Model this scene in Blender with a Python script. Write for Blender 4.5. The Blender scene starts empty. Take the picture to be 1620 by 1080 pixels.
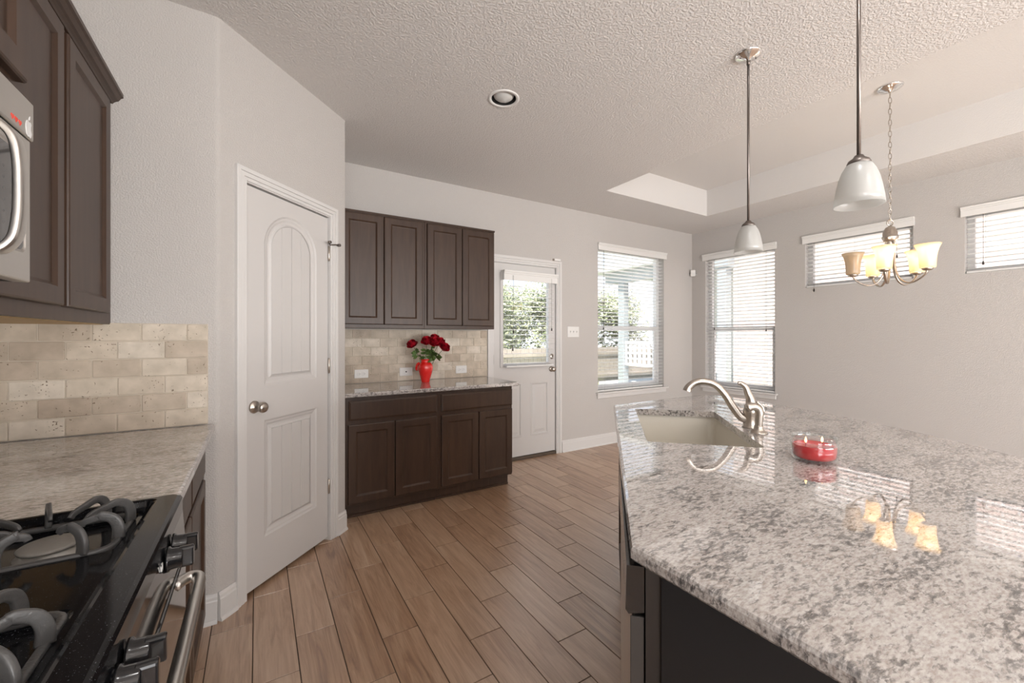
import bpy, bmesh, math, random
from math import pi, sin, cos, radians, sqrt
from mathutils import Vector, Matrix
from mathutils.geometry import tessellate_polygon

S = bpy.context.scene
COL = S.collection
random.seed(11)

# ------------------------------------------------------------------ camera, world, lights, exposure
XL0 = -0.825                              # left wall of the kitchen
YAW = radians(58.39)                      # viewing direction, measured from the room's X axis
cam_d = bpy.data.cameras.new('camera')
cam_d.sensor_width = 36.0
cam_d.lens = 654.62 / 1620 * 36.0
cam_d.shift_y = -7.0 / 1620
cam_d.clip_start = 0.02
cam_d.clip_end = 200
cam = bpy.data.objects.new('camera', cam_d)
COL.objects.link(cam)
cam.location = (0, 0, 1.30)
cam.rotation_euler = (pi / 2, 0, YAW - pi / 2)
S.camera = cam

S.view_settings.view_transform = 'Standard'
S.view_settings.look = 'None'
S.view_settings.gamma = 1
S.view_settings.use_curve_mapping = False
S.view_settings.exposure = 0.07

world = bpy.data.worlds.new('daylight_sky')
S.world = world
world.use_nodes = True
wn = world.node_tree.nodes
wbg = wn['Background']
tc = wn.new('ShaderNodeTexCoord')
sx = wn.new('ShaderNodeSeparateXYZ')
rp = wn.new('ShaderNodeValToRGB')
rp.color_ramp.elements[0].position = 0.0
rp.color_ramp.elements[0].color = (0.93, 0.96, 1.0, 1)
rp.color_ramp.elements[1].position = 0.7
rp.color_ramp.elements[1].color = (0.50, 0.68, 1.0, 1)
world.node_tree.links.new(tc.outputs['Generated'], sx.inputs[0])
world.node_tree.links.new(sx.outputs['Z'], rp.inputs[0])
world.node_tree.links.new(rp.outputs[0], wbg.inputs[0])
wbg.inputs[1].default_value = 1.65


def add_light(name, kind, loc, energy, color=(1, 1, 1), rot=(0, 0, 0), size=0.2, size_y=None, radius=None):
    d = bpy.data.lights.new(name, kind)
    d.energy = energy
    d.color = color
    if kind == 'AREA':
        d.shape = 'RECTANGLE' if size_y else 'DISK'
        d.size = size
        if size_y:
            d.size_y = size_y
    if radius is not None:
        d.shadow_soft_size = radius
    o = bpy.data.objects.new(name, d)
    COL.objects.link(o)
    o.location = loc
    o.rotation_euler = rot
    return o


sun = add_light('sun', 'SUN', (-6, -2, 12), 11.5, (1.0, 0.96, 0.90), (radians(14.5), radians(-20.6), 0))
sun.data.angle = radians(1.0)
# unseen fill lamps added at the rear: one level, one tilted at the ceiling
add_light('rear_fill_light', 'AREA', (2.3, -4.35, 1.35), 4, (0.98, 0.985, 1.0), (radians(90), 0, 0), 4.0, 2.1)
add_light('rear_upward_fill_light', 'AREA', (2.3, -4.30, 0.75), 305, (1.0, 0.985, 0.965), (radians(135), 0, 0), 4.0, 1.1)
# fill lamp added at the left wall, unseen behind the camera
add_light('left_fill_light', 'AREA', (XL0 + 0.06, -2.7, 1.45), 88, (0.98, 0.985, 1.0), (radians(102), 0, radians(-90)), 2.3, 1.5)
# added overhead fill lamps, out of the frame above and behind the camera
for (x, y, e) in ((0.0, -0.9, 3), (1.3, -0.75, 6), (2.8, -1.1, 7), (4.4, -1.4, 8), (1.3, 0.35, 4)):
    add_light('overhead_fill_light', 'AREA', (x, y, 2.755), e, (1.0, 0.98, 0.96), (0, 0, 0), 0.16)

# ------------------------------------------------------------------ materials


def mat_new(name):
    m = bpy.data.materials.new(name)
    m.use_nodes = True
    nt = m.node_tree
    return m, nt, nt.nodes['Principled BSDF']


def N(nt, kind, **kw):
    n = nt.nodes.new(kind)
    for k, v in kw.items():
        if k.startswith('i_'):
            key = k[2:]
            n.inputs[int(key) if key.isdigit() else key.replace('_', ' ')].default_value = v
        else:
            setattr(n, k, v)
    return n


def ramp(nt, stops, interp='LINEAR'):
    r = nt.nodes.new('ShaderNodeValToRGB')
    r.color_ramp.interpolation = interp
    while len(r.color_ramp.elements) < len(stops):
        r.color_ramp.elements.new(0.5)
    for e, (p, c) in zip(r.color_ramp.elements, stops):
        e.position = p
        e.color = (c[0], c[1], c[2], 1) if len(c) == 3 else c
    return r


def plain(name, col, rough=0.5, metal=0.0, bump=0.0, bscale=100, coat=0.0, spec=0.5, emit=None, estr=0):
    m, nt, p = mat_new(name)
    p.inputs['Base Color'].default_value = (*col, 1)
    p.inputs['Roughness'].default_value = rough
    p.inputs['Metallic'].default_value = metal
    p.inputs['Coat Weight'].default_value = coat
    p.inputs['Specular IOR Level'].default_value = spec
    tcn = N(nt, 'ShaderNodeTexCoord')
    nz = N(nt, 'ShaderNodeTexNoise', i_Scale=bscale, i_Detail=3.0)
    nt.links.new(tcn.outputs['Object'], nz.inputs['Vector'])
    if bump > 0:
        b = N(nt, 'ShaderNodeBump', i_Strength=1.0, i_Distance=bump)
        nt.links.new(nz.outputs['Fac'], b.inputs['Height'])
        nt.links.new(b.outputs['Normal'], p.inputs['Normal'])
    if emit:
        p.inputs['Emission Color'].default_value = (*emit, 1)
        p.inputs['Emission Strength'].default_value = estr
    return m


def metal_mat(name, col, rough, stretch=(1, 1, 60)):
    m, nt, p = mat_new(name)
    p.inputs['Base Color'].default_value = (*col, 1)
    p.inputs['Metallic'].default_value = 1.0
    tcn = N(nt, 'ShaderNodeTexCoord')
    mp = N(nt, 'ShaderNodeMapping')
    mp.inputs['Scale'].default_value = stretch
    nz = N(nt, 'ShaderNodeTexNoise', i_Scale=12.0, i_Detail=2.0)
    mr = N(nt, 'ShaderNodeMapRange')
    mr.inputs[3].default_value = rough - 0.04
    mr.inputs[4].default_value = rough + 0.06
    nt.links.new(tcn.outputs['Object'], mp.inputs[0])
    nt.links.new(mp.outputs[0], nz.inputs['Vector'])
    nt.links.new(nz.outputs['Fac'], mr.inputs[0])
    nt.links.new(mr.outputs[0], p.inputs['Roughness'])
    return m


def wall_mat(name, col, bump=0.0022, scale=150):
    m, nt, p = mat_new(name)
    p.inputs['Base Color'].default_value = (*col, 1)
    p.inputs['Roughness'].default_value = 0.75
    p.inputs['Specular IOR Level'].default_value = 0.25
    geo = N(nt, 'ShaderNodeNewGeometry')
    nz = N(nt, 'ShaderNodeTexNoise', i_Scale=scale, i_Detail=2.5, i_Roughness=0.55)
    rr = ramp(nt, [(0.42, (0, 0, 0)), (0.6, (1, 1, 1))])
    b = N(nt, 'ShaderNodeBump', i_Strength=0.55, i_Distance=bump)
    nt.links.new(geo.outputs['Position'], nz.inputs['Vector'])
    nt.links.new(nz.outputs['Fac'], rr.inputs[0])
    nt.links.new(rr.outputs[0], b.inputs['Height'])
    nt.links.new(b.outputs['Normal'], p.inputs['Normal'])
    return m


def wood_mat(name, c0, c1, rough, coat, axis='Z', scale=1.0):
    m, nt, p = mat_new(name)
    tcn = N(nt, 'ShaderNodeTexCoord')
    geo = N(nt, 'ShaderNodeNewGeometry')
    mp = N(nt, 'ShaderNodeMapping')
    s = {'Z': (14, 14, 1.6), 'Y': (14, 1.6, 14), 'X': (1.6, 14, 14)}[axis]
    mp.inputs['Scale'].default_value = tuple(q * scale for q in s)
    nz = N(nt, 'ShaderNodeTexNoise', i_Scale=2.2, i_Detail=6.0, i_Roughness=0.6, i_Distortion=0.5)
    nz2 = N(nt, 'ShaderNodeTexNoise', i_Scale=1.6, i_Detail=1.0)
    mix = N(nt, 'ShaderNodeMath', operation='MULTIPLY_ADD')
    mix.inputs[1].default_value = 0.6
    mul = N(nt, 'ShaderNodeMath', operation='MULTIPLY')
    mul.inputs[1].default_value = 0.4
    r = ramp(nt, [(0.3, c0), (0.7, c1)])
    nt.links.new(geo.outputs['Position'], mp.inputs[0])
    nt.links.new(mp.outputs[0], nz.inputs['Vector'])
    nt.links.new(geo.outputs['Position'], nz2.inputs['Vector'])
    nt.links.new(nz2.outputs['Fac'], mul.inputs[0])
    nt.links.new(nz.outputs['Fac'], mix.inputs[0])
    nt.links.new(mul.outputs[0], mix.inputs[2])
    nt.links.new(mix.outputs[0], r.inputs[0])
    nt.links.new(r.outputs[0], p.inputs['Base Color'])
    p.inputs['Roughness'].default_value = rough
    p.inputs['Coat Weight'].default_value = coat
    p.inputs['Specular IOR Level'].default_value = 0.4
    p.inputs['Coat Roughness'].default_value = 0.25
    return m


def floor_mat():
    m, nt, p = mat_new('wood_look_tile')
    geo = N(nt, 'ShaderNodeNewGeometry')
    mp = N(nt, 'ShaderNodeMapping')
    mp.inputs['Scale'].default_value = (11, 1.1, 1)
    comb = N(nt, 'ShaderNodeCombineXYZ')
    mulr = N(nt, 'ShaderNodeMath', operation='MULTIPLY')
    mulr.inputs[1].default_value = 37.0
    nt.links.new(geo.outputs['Random Per Island'], mulr.inputs[0])
    nt.links.new(mulr.outputs[0], comb.inputs[0])
    nt.links.new(mulr.outputs[0], comb.inputs[1])
    add = N(nt, 'ShaderNodeVectorMath', operation='ADD')
    nt.links.new(geo.outputs['Position'], add.inputs[0])
    nt.links.new(comb.outputs[0], add.inputs[1])
    nt.links.new(add.outputs[0], mp.inputs[0])
    nz = N(nt, 'ShaderNodeTexNoise', i_Scale=2.4, i_Detail=6.0, i_Roughness=0.62, i_Distortion=1.1)
    nt.links.new(mp.outputs[0], nz.inputs['Vector'])
    mp2 = N(nt, 'ShaderNodeMapping')
    mp2.inputs['Scale'].default_value = (150, 6, 1)
    nt.links.new(add.outputs[0], mp2.inputs[0])
    nz2 = N(nt, 'ShaderNodeTexNoise', i_Scale=1.0, i_Detail=3.0)
    nt.links.new(mp2.outputs[0], nz2.inputs['Vector'])
    a = N(nt, 'ShaderNodeMath', operation='MULTIPLY_ADD')
    a.inputs[1].default_value = 0.30
    b = N(nt, 'ShaderNodeMath', operation='MULTIPLY_ADD')
    b.inputs[1].default_value = 0.22
    b.inputs[2].default_value = -0.16
    nt.links.new(geo.outputs['Random Per Island'], b.inputs[0])
    nt.links.new(b.outputs[0], a.inputs[2])
    nt.links.new(nz2.outputs['Fac'], a.inputs[0])
    c = N(nt, 'ShaderNodeMath', operation='ADD')
    nt.links.new(a.outputs[0], c.inputs[0])
    m2 = N(nt, 'ShaderNodeMath', operation='MULTIPLY')
    m2.inputs[1].default_value = 0.85
    nt.links.new(nz.outputs['Fac'], m2.inputs[0])
    nt.links.new(m2.outputs[0], c.inputs[1])
    r = ramp(nt, [(0.22, (0.185, 0.092, 0.045)), (0.40, (0.375, 0.215, 0.120)), (0.58, (0.515, 0.335, 0.212)), (0.8, (0.64, 0.465, 0.33))])
    nt.links.new(c.outputs[0], r.inputs[0])
    nt.links.new(r.outputs[0], p.inputs['Base Color'])
    p.inputs['Roughness'].default_value = 0.34
    p.inputs['IOR'].default_value = 2.6
    bm_ = N(nt, 'ShaderNodeBump', i_Strength=0.25, i_Distance=0.001)
    nt.links.new(nz2.outputs['Fac'], bm_.inputs['Height'])
    nt.links.new(bm_.outputs['Normal'], p.inputs['Normal'])
    return m


def granite_mat(name, angle, base=1.0):
    m, nt, p = mat_new(name)
    geo = N(nt, 'ShaderNodeNewGeometry')
    mp = N(nt, 'ShaderNodeMapping')
    mp.inputs['Rotation'].default_value = (0, 0, angle)
    mp.inputs['Scale'].default_value = (0.8, 2.1, 1.3)
    nt.links.new(geo.outputs['Position'], mp.inputs[0])
    big = N(nt, 'ShaderNodeTexNoise', i_Scale=7.0, i_Detail=2.0)
    nt.links.new(mp.outputs[0], big.inputs['Vector'])
    mid = N(nt, 'ShaderNodeTexNoise', i_Scale=58.0, i_Detail=5.0, i_Roughness=0.68, i_Distortion=0.3)
    nt.links.new(mp.outputs[0], mid.inputs['Vector'])
    fine = N(nt, 'ShaderNodeTexNoise', i_Scale=110.0, i_Detail=3.0, i_Roughness=0.6)
    nt.links.new(mp.outputs[0], fine.inputs['Vector'])
    r0 = ramp(nt, [(0.34, (0.38, 0.335, 0.305)), (0.5, (0.53, 0.49, 0.465)), (0.66, (0.65, 0.62, 0.60))])
    nt.links.new(fine.outputs['Fac'], r0.inputs[0])
    mm = N(nt, 'ShaderNodeMath', operation='MULTIPLY_ADD')
    mm.inputs[1].default_value = 0.35
    nt.links.new(big.outputs['Fac'], mm.inputs[0])
    nt.links.new(mid.outputs['Fac'], mm.inputs[2])
    r1 = ramp(nt, [(0.595, (0, 0, 0)), (0.64, (0.55, 0.55, 0.55)), (0.69, (1, 1, 1))])
    nt.links.new(mm.outputs[0], r1.inputs[0])
    mx = N(nt, 'ShaderNodeMix', data_type='RGBA')
    mx.inputs[6].default_value = (0.23, 0.212, 0.203, 1)
    nt.links.new(r1.outputs[0], mx.inputs[0])
    nt.links.new(r0.outputs[0], mx.inputs[7])
    r2 = ramp(nt, [(0.525, (0, 0, 0)), (0.57, (1, 1, 1))])
    nt.links.new(mm.outputs[0], r2.inputs[0])
    mx2 = N(nt, 'ShaderNodeMix', data_type='RGBA')
    mx2.inputs[6].default_value = (0.10, 0.094, 0.092, 1)
    nt.links.new(r2.outputs[0], mx2.inputs[0])
    nt.links.new(mx.outputs[2], mx2.inputs[7])
    nt.links.new(mx2.outputs[2], p.inputs['Base Color'])
    p.inputs['Roughness'].default_value = 0.02
    p.inputs['IOR'].default_value = 2.6
    p.inputs['Coat Weight'].default_value = 0.3
    p.inputs['Coat Roughness'].default_value = 0.01
    return m


def tile_mat():
    m, nt, p = mat_new('tumbled_travertine')
    geo = N(nt, 'ShaderNodeNewGeometry')
    rr = ramp(nt, [(0.0, (0.43, 0.355, 0.285)), (0.35, (0.55, 0.475, 0.39)), (0.7, (0.63, 0.56, 0.47)), (1.0, (0.69, 0.63, 0.55))])
    nt.links.new(geo.outputs['Random Per Island'], rr.inputs[0])
    nz = N(nt, 'ShaderNodeTexNoise', i_Scale=16.0, i_Detail=4.0)
    nt.links.new(geo.outputs['Position'], nz.inputs['Vector'])
    r1 = ramp(nt, [(0.3, (0.80, 0.78, 0.74)), (0.7, (1.08, 1.06, 1.04))])
    nt.links.new(nz.outputs['Fac'], r1.inputs[0])
    mul = N(nt, 'ShaderNodeMix', data_type='RGBA', blend_type='MULTIPLY')
    mul.inputs[0].default_value = 1.0
    nt.links.new(rr.outputs[0], mul.inputs[6])
    nt.links.new(r1.outputs[0], mul.inputs[7])
    pit = N(nt, 'ShaderNodeTexNoise', i_Scale=110.0, i_Detail=2.0, i_Roughness=0.5, i_Distortion=0.6)
    nt.links.new(geo.outputs['Position'], pit.inputs['Vector'])
    msk = N(nt, 'ShaderNodeTexNoise', i_Scale=9.0, i_Detail=1.0)
    nt.links.new(geo.outputs['Position'], msk.inputs['Vector'])
    sm = N(nt, 'ShaderNodeMath', operation='MULTIPLY_ADD')
    sm.inputs[1].default_value = 0.3
    nt.links.new(msk.outputs['Fac'], sm.inputs[0])
    nt.links.new(pit.outputs['Fac'], sm.inputs[2])
    r2 = ramp(nt, [(0.83, (1, 1, 1)), (0.87, (0, 0, 0))])
    nt.links.new(sm.outputs[0], r2.inputs[0])
    mx = N(nt, 'ShaderNodeMix', data_type='RGBA')
    mx.inputs[6].default_value = (0.20, 0.145, 0.10, 1)
    nt.links.new(r2.outputs[0], mx.inputs[0])
    nt.links.new(mul.outputs[2], mx.inputs[7])
    nt.links.new(mx.outputs[2], p.inputs['Base Color'])
    p.inputs['Roughness'].default_value = 0.55
    b = N(nt, 'ShaderNodeBump', i_Strength=0.6, i_Distance=0.002)
    nt.links.new(r2.outputs[0], b.inputs['Height'])
    nt.links.new(b.outputs['Normal'], p.inputs['Normal'])
    return m


def thin_glass(name, tint=(1, 1, 1), refl=0.12, rough=0.0):
    m, nt, p = mat_new(name)
    nt.nodes.remove(p)
    out = nt.nodes['Material Output']
    t = N(nt, 'ShaderNodeBsdfTransparent')
    t.inputs[0].default_value = (*tint, 1)
    g = N(nt, 'ShaderNodeBsdfGlossy')
    g.inputs['Roughness'].default_value = rough
    lw = N(nt, 'ShaderNodeLayerWeight', i_Blend=0.5)
    pw = N(nt, 'ShaderNodeMath', operation='POWER')
    pw.inputs[1].default_value = 2.0
    fr = N(nt, 'ShaderNodeMapRange')
    fr.inputs[3].default_value = 0.035
    fr.inputs[4].default_value = 0.75
    nt.links.new(lw.outputs['Facing'], pw.inputs[0])
    nt.links.new(pw.outputs[0], fr.inputs[0])
    mx = N(nt, 'ShaderNodeMixShader')
    nt.links.new(fr.outputs[0], mx.inputs[0])
    nt.links.new(t.outputs[0], mx.inputs[1])
    nt.links.new(g.outputs[0], mx.inputs[2])
    nt.links.new(mx.outputs[0], out.inputs[0])
    return m


def frosted_mat(name, col, fac=0.55, clear=0.25):
    m, nt, p = mat_new(name)
    out = nt.nodes['Material Output']
    nt.nodes.remove(p)
    d = N(nt, 'ShaderNodeBsdfDiffuse')
    d.inputs[0].default_value = (*col, 1)
    t = N(nt, 'ShaderNodeBsdfTranslucent')
    t.inputs[0].default_value = (*col, 1)
    tr = N(nt, 'ShaderNodeBsdfTransparent')
    tr.inputs[0].default_value = (*col, 1)
    g = N(nt, 'ShaderNodeBsdfGlossy')
    g.inputs['Roughness'].default_value = 0.3
    m1 = N(nt, 'ShaderNodeMixShader')
    m1.inputs[0].default_value = fac
    m2 = N(nt, 'ShaderNodeMixShader')
    m2.inputs[0].default_value = 0.08
    m3 = N(nt, 'ShaderNodeMixShader')
    m3.inputs[0].default_value = clear
    tcn = N(nt, 'ShaderNodeTexCoord')
    nt.links.new(d.outputs[0], m1.inputs[1])
    nt.links.new(t.outputs[0], m1.inputs[2])
    nt.links.new(m1.outputs[0], m3.inputs[1])
    nt.links.new(tr.outputs[0], m3.inputs[2])
    nt.links.new(m3.outputs[0], m2.inputs[1])
    nt.links.new(g.outputs[0], m2.inputs[2])
    nt.links.new(m2.outputs[0], out.inputs[0])
    return m


def brick_mat():
    m, nt, p = mat_new('pink_brick')
    tcn = N(nt, 'ShaderNodeNewGeometry')
    sp = N(nt, 'ShaderNodeSeparateXYZ')
    cb = N(nt, 'ShaderNodeCombineXYZ')
    nt.links.new(tcn.outputs['Position'], sp.inputs[0])
    ad = N(nt, 'ShaderNodeMath', operation='ADD')
    nt.links.new(sp.outputs[0], ad.inputs[0])
    nt.links.new(sp.outputs[1], ad.inputs[1])
    nt.links.new(ad.outputs[0], cb.inputs[0])
    nt.links.new(sp.outputs[2], cb.inputs[1])
    b = N(nt, 'ShaderNodeTexBrick')
    b.inputs['Color1'].default_value = (0.62, 0.45, 0.39, 1)
    b.inputs['Color2'].default_value = (0.68, 0.55, 0.50, 1)
    b.inputs['Mortar'].default_value = (0.74, 0.70, 0.67, 1)
    b.inputs['Scale'].default_value = 1.0
    b.inputs['Brick Width'].default_value = 0.3
    b.inputs['Row Height'].default_value = 0.1
    b.inputs['Mortar Size'].default_value = 0.012
    nt.links.new(cb.outputs[0], b.inputs['Vector'])
    nt.links.new(b.outputs['Color'], p.inputs['Base Color'])
    p.inputs['Roughness'].default_value = 0.9
    return m


def leaf_mat(name, c0, c1):
    m, nt, p = mat_new(name)
    geo = N(nt, 'ShaderNodeNewGeometry')
    r = ramp(nt, [(0, c0), (1, c1)])
    nt.links.new(geo.outputs['Random Per Island'], r.inputs[0])
    nt.links.new(r.outputs[0], p.inputs['Base Color'])
    p.inputs['Roughness'].default_value = 0.5
    return m


def speckle_black(name):
    m, nt, p = mat_new(name)
    geo = N(nt, 'ShaderNodeNewGeometry')
    v = N(nt, 'ShaderNodeTexNoise', i_Scale=520.0, i_Detail=1.0)
    nt.links.new(geo.outputs['Position'], v.inputs['Vector'])
    r = ramp(nt, [(0.70, (0.006, 0.006, 0.007)), (0.76, (0.16, 0.17, 0.19))])
    nt.links.new(v.outputs['Fac'], r.inputs[0])
    nt.links.new(r.outputs[0], p.inputs['Base Color'])
    p.inputs['Roughness'].default_value = 0.10
    p.inputs['Coat Weight'].default_value = 0.0
    p.inputs['IOR'].default_value = 1.33
    return m


M = {}
M['wall'] = wall_mat('greige_wall_paint', (0.557, 0.530, 0.508))
M['ceiling'] = wall_mat('textured_ceiling_paint', (0.70, 0.675, 0.655), 0.0045, 95)
M['tray'] = wall_mat('tray_ceiling_paint', (0.69, 0.667, 0.648), 0.0008, 140)
M['trim'] = plain('white_trim_paint', (0.68, 0.665, 0.65), 0.35, bump=0.0001, bscale=60)
M['door'] = plain('white_door_paint', (0.61, 0.59, 0.575), 0.38, bump=0.0001, bscale=60)
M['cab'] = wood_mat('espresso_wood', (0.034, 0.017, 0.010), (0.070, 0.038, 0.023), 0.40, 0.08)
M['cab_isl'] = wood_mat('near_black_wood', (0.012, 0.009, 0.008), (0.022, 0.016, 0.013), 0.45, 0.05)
M['cab_in'] = wood_mat('maple_underside', (0.42, 0.26, 0.10), (0.52, 0.34, 0.15), 0.5, 0.0, 'Y')
M['panel'] = plain('black_end_panel', (0.024, 0.024, 0.026), 0.42, bump=0.0003, bscale=30)
M['dark'] = plain('dark_recess', (0.012, 0.010, 0.009), 0.6)
M['floor'] = floor_mat()
M['grout'] = plain('floor_grout', (0.10, 0.068, 0.048), 0.8, bump=0.0004, bscale=300)
M['tile'] = tile_mat()
M['tgrout'] = plain('tile_grout', (0.60, 0.53, 0.44), 0.85, bump=0.0004, bscale=300)
M['granite'] = granite_mat('speckled_granite', radians(30))
M['granite_b'] = granite_mat('speckled_granite_light', radians(-40))
M['steel'] = metal_mat('brushed_steel', (0.62, 0.60, 0.57), 0.30)
M['nickel'] = metal_mat('brushed_nickel', (0.50, 0.45, 0.40), 0.28)
M['chrome'] = metal_mat('polished_chrome', (0.85, 0.84, 0.83), 0.08)
M['bronze'] = metal_mat('dark_nickel_rod', (0.20, 0.175, 0.16), 0.35)
M['enamel'] = speckle_black('black_enamel')
M['blackglass'] = plain('black_glass', (0.01, 0.01, 0.011), 0.06, coat=0.5)
M['blackplastic'] = plain('black_plastic', (0.010, 0.010, 0.011), 0.18, coat=0.3)
M['iron'] = plain('cast_iron', (0.07, 0.068, 0.067), 0.34, bump=0.0006, bscale=220)
M['cap'] = plain('burner_cap', (0.20, 0.185, 0.165), 0.5, bump=0.0006, bscale=160)
M['alu'] = metal_mat('burner_aluminium', (0.45, 0.43, 0.40), 0.45)
M['white'] = plain('white_plastic', (0.78, 0.77, 0.75), 0.35)
M['slat'] = plain('blind_slat_white', (0.80, 0.79, 0.77), 0.4)
M['cord'] = plain('blind_cord', (0.55, 0.54, 0.52), 0.7)
M['tassel'] = plain('dark_tassel', (0.03, 0.025, 0.02), 0.5)
M['sink'] = plain('cream_composite', (0.66, 0.62, 0.54), 0.28)
M['glass'] = thin_glass('window_glass')
M['jar'] = thin_glass('jar_glass', (0.96, 0.98, 0.98))
M['wax'] = plain('red_wax', (0.62, 0.012, 0.018), 0.18, coat=0.5)
M['flame'] = plain('candle_flame', (1, 0.6, 0.2), 0.5, emit=(1.0, 0.55, 0.22), estr=6)
M['vase'] = plain('red_glazed_vase', (0.72, 0.010, 0.008), 0.06, coat=0.8)
M['ribbon'] = plain('black_vase_band', (0.03, 0.004, 0.004), 0.15)
M['petal'] = leaf_mat('red_petal', (0.26, 0.002, 0.010), (0.50, 0.006, 0.020))
M['leaf'] = leaf_mat('rose_leaf', (0.045, 0.10, 0.02), (0.14, 0.23, 0.06))
M['stem'] = plain('rose_stem', (0.06, 0.10, 0.03), 0.6)
M['frost'] = frosted_mat('frosted_glass', (0.82, 0.82, 0.805), 0.5, 0.42)
M['alab'] = frosted_mat('cream_alabaster_glass', (0.90, 0.78, 0.60), 0.55, 0.15)
M['bulb'] = plain('lit_bulb', (1, 0.9, 0.7), 0.5, emit=(1.0, 0.86, 0.68), estr=7)
M['bulb_off'] = plain('unlit_bulb', (0.62, 0.62, 0.60), 0.18)
M['baffle'] = plain('black_baffle', (0.02, 0.02, 0.02), 0.5)
M['red_st'] = plain('red_sticker', (0.85, 0.08, 0.05), 0.5)
M['white_st'] = plain('white_sticker', (0.85, 0.85, 0.85), 0.4)
M['mark'] = plain('printed_mark', (0.72, 0.72, 0.70), 0.5)
M['reflector'] = plain('pale_reflector', (0.86, 0.84, 0.80), 0.9, bump=0.001, bscale=60)  # very pale, for the added slab that bounces sunlight indoors
M['keymark'] = plain('keypad_print', (0.20, 0.20, 0.20), 0.5)
M['edge'] = plain('brown_black_edge', (0.045, 0.040, 0.037), 0.45)
M['grass'] = plain('lawn', (0.22, 0.26, 0.10), 0.9, bump=0.02, bscale=20)
M['fence'] = wood_mat('weathered_fence', (0.34, 0.29, 0.24), (0.50, 0.44, 0.38), 0.85, 0.0)
M['brick'] = brick_mat()
M['siding'] = plain('pale_siding', (0.62, 0.63, 0.60), 0.7)
M['extgray'] = plain('blue_gray_paint', (0.36, 0.39, 0.40), 0.7)
M['shingle'] = plain('roof_shingle', (0.23, 0.22, 0.21), 0.9, bump=0.01, bscale=30)
M['bark'] = plain('bark', (0.16, 0.12, 0.08), 0.9, bump=0.01, bscale=25)
M['foliage'] = leaf_mat('tree_foliage', (0.14, 0.18, 0.08), (0.46, 0.47, 0.28))
M['thresh'] = plain('bronze_threshold', (0.09, 0.065, 0.045), 0.5)

# ------------------------------------------------------------------ mesh helpers


class MB:
    def __init__(self):
        self.v, self.f, self.s = [], [], []

    def add(self, verts, faces, smooth=False):
        b = len(self.v)
        self.v += [tuple(p) for p in verts]
        for f in faces:
            self.f.append(tuple(b + i for i in f))
            self.s.append(smooth)
        return self


def ident(u, v, d):
    return (u, v, d)


def bm_into(mb, bm, fr=None, smooth=False):
    bm.verts.ensure_lookup_table()
    for i, v in enumerate(bm.verts):
        v.index = i
    vs = [fr(*v.co) if fr else tuple(v.co) for v in bm.verts]
    mb.add(vs, [[v.index for v in f.verts] for f in bm.faces], smooth)
    bm.free()


def box(mb, a, b, bev=0.0, fr=None, seg=1):
    lo = [min(a[i], b[i]) for i in range(3)]
    hi = [max(a[i], b[i]) for i in range(3)]
    if bev <= 0:
        P = [(x, y, z) for z in (lo[2], hi[2]) for y in (lo[1], hi[1]) for x in (lo[0], hi[0])]
        F = [(0, 2, 3, 1), (4, 5, 7, 6), (0, 1, 5, 4), (2, 6, 7, 3), (0, 4, 6, 2), (1, 3, 7, 5)]
        mb.add([fr(*p) if fr else p for p in P], F)
        return mb
    bm = bmesh.new()
    r = bmesh.ops.create_cube(bm, size=1.0)
    for v in r['verts']:
        v.co = Vector([(lo[i] + hi[i]) / 2 + v.co[i] * (hi[i] - lo[i]) for i in range(3)])
    bmesh.ops.bevel(bm, geom=bm.edges[:], offset=min(bev, 0.49 * min(hi[i] - lo[i] for i in range(3))), segments=seg, affect='EDGES', profile=0.5)
    bm_into(mb, bm, fr)
    return mb


def lathe(mb, prof, c=(0, 0, 0), n=32, fr=None, smooth=True, axis='Z'):
    """prof: list of (r, h) revolved about a vertical axis through c"""
    vs, fs = [], []
    for (r, h_) in prof:
        for k in range(n):
            a = 2 * pi * k / n
            if axis == 'Z':
                p = (c[0] + r * cos(a), c[1] + r * sin(a), c[2] + h_)
            elif axis == 'X':
                p = (c[0] + h_, c[1] + r * cos(a), c[2] + r * sin(a))
            else:
                p = (c[0] + r * cos(a), c[1] + h_, c[2] + r * sin(a))
            vs.append(fr(*p) if fr else p)
    for i in range(len(prof) - 1):
        for k in range(n):
            fs.append((i * n + k, i * n + (k + 1) % n, (i + 1) * n + (k + 1) % n, (i + 1) * n + k))
    if prof[0][0] > 1e-6:
        fs.append(tuple(range(n - 1, -1, -1)))
    if prof[-1][0] > 1e-6:
        fs.append(tuple((len(prof) - 1) * n + k for k in range(n)))
    mb.add(vs, fs, smooth)
    return mb


def lathe_open(mb, prof, c=(0, 0, 0), n=32, smooth=True):
    vs, fs = [], []
    for (r, h_) in prof:
        for k in range(n):
            a = 2 * pi * k / n
            vs.append((c[0] + r * cos(a), c[1] + r * sin(a), c[2] + h_))
    for i in range(len(prof) - 1):
        for k in range(n):
            fs.append((i * n + k, i * n + (k + 1) % n, (i + 1) * n + (k + 1) % n, (i + 1) * n + k))
    mb.add(vs, fs, smooth)
    return mb


def spline(pts, n=6):
    """Catmull-Rom resample"""
    P = [Vector(p) for p in pts]
    out = []
    for i in range(len(P) - 1):
        p0 = P[max(i - 1, 0)]
        p1, p2 = P[i], P[i + 1]
        p3 = P[min(i + 2, len(P) - 1)]
        for k in range(n):
            t = k / n
            out.append(0.5 * ((2 * p1) + (p2 - p0) * t + (2 * p0 - 5 * p1 + 4 * p2 - p3) * t * t + (3 * p1 - p0 - 3 * p2 + p3) * t ** 3))
    out.append(P[-1])
    return out


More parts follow.
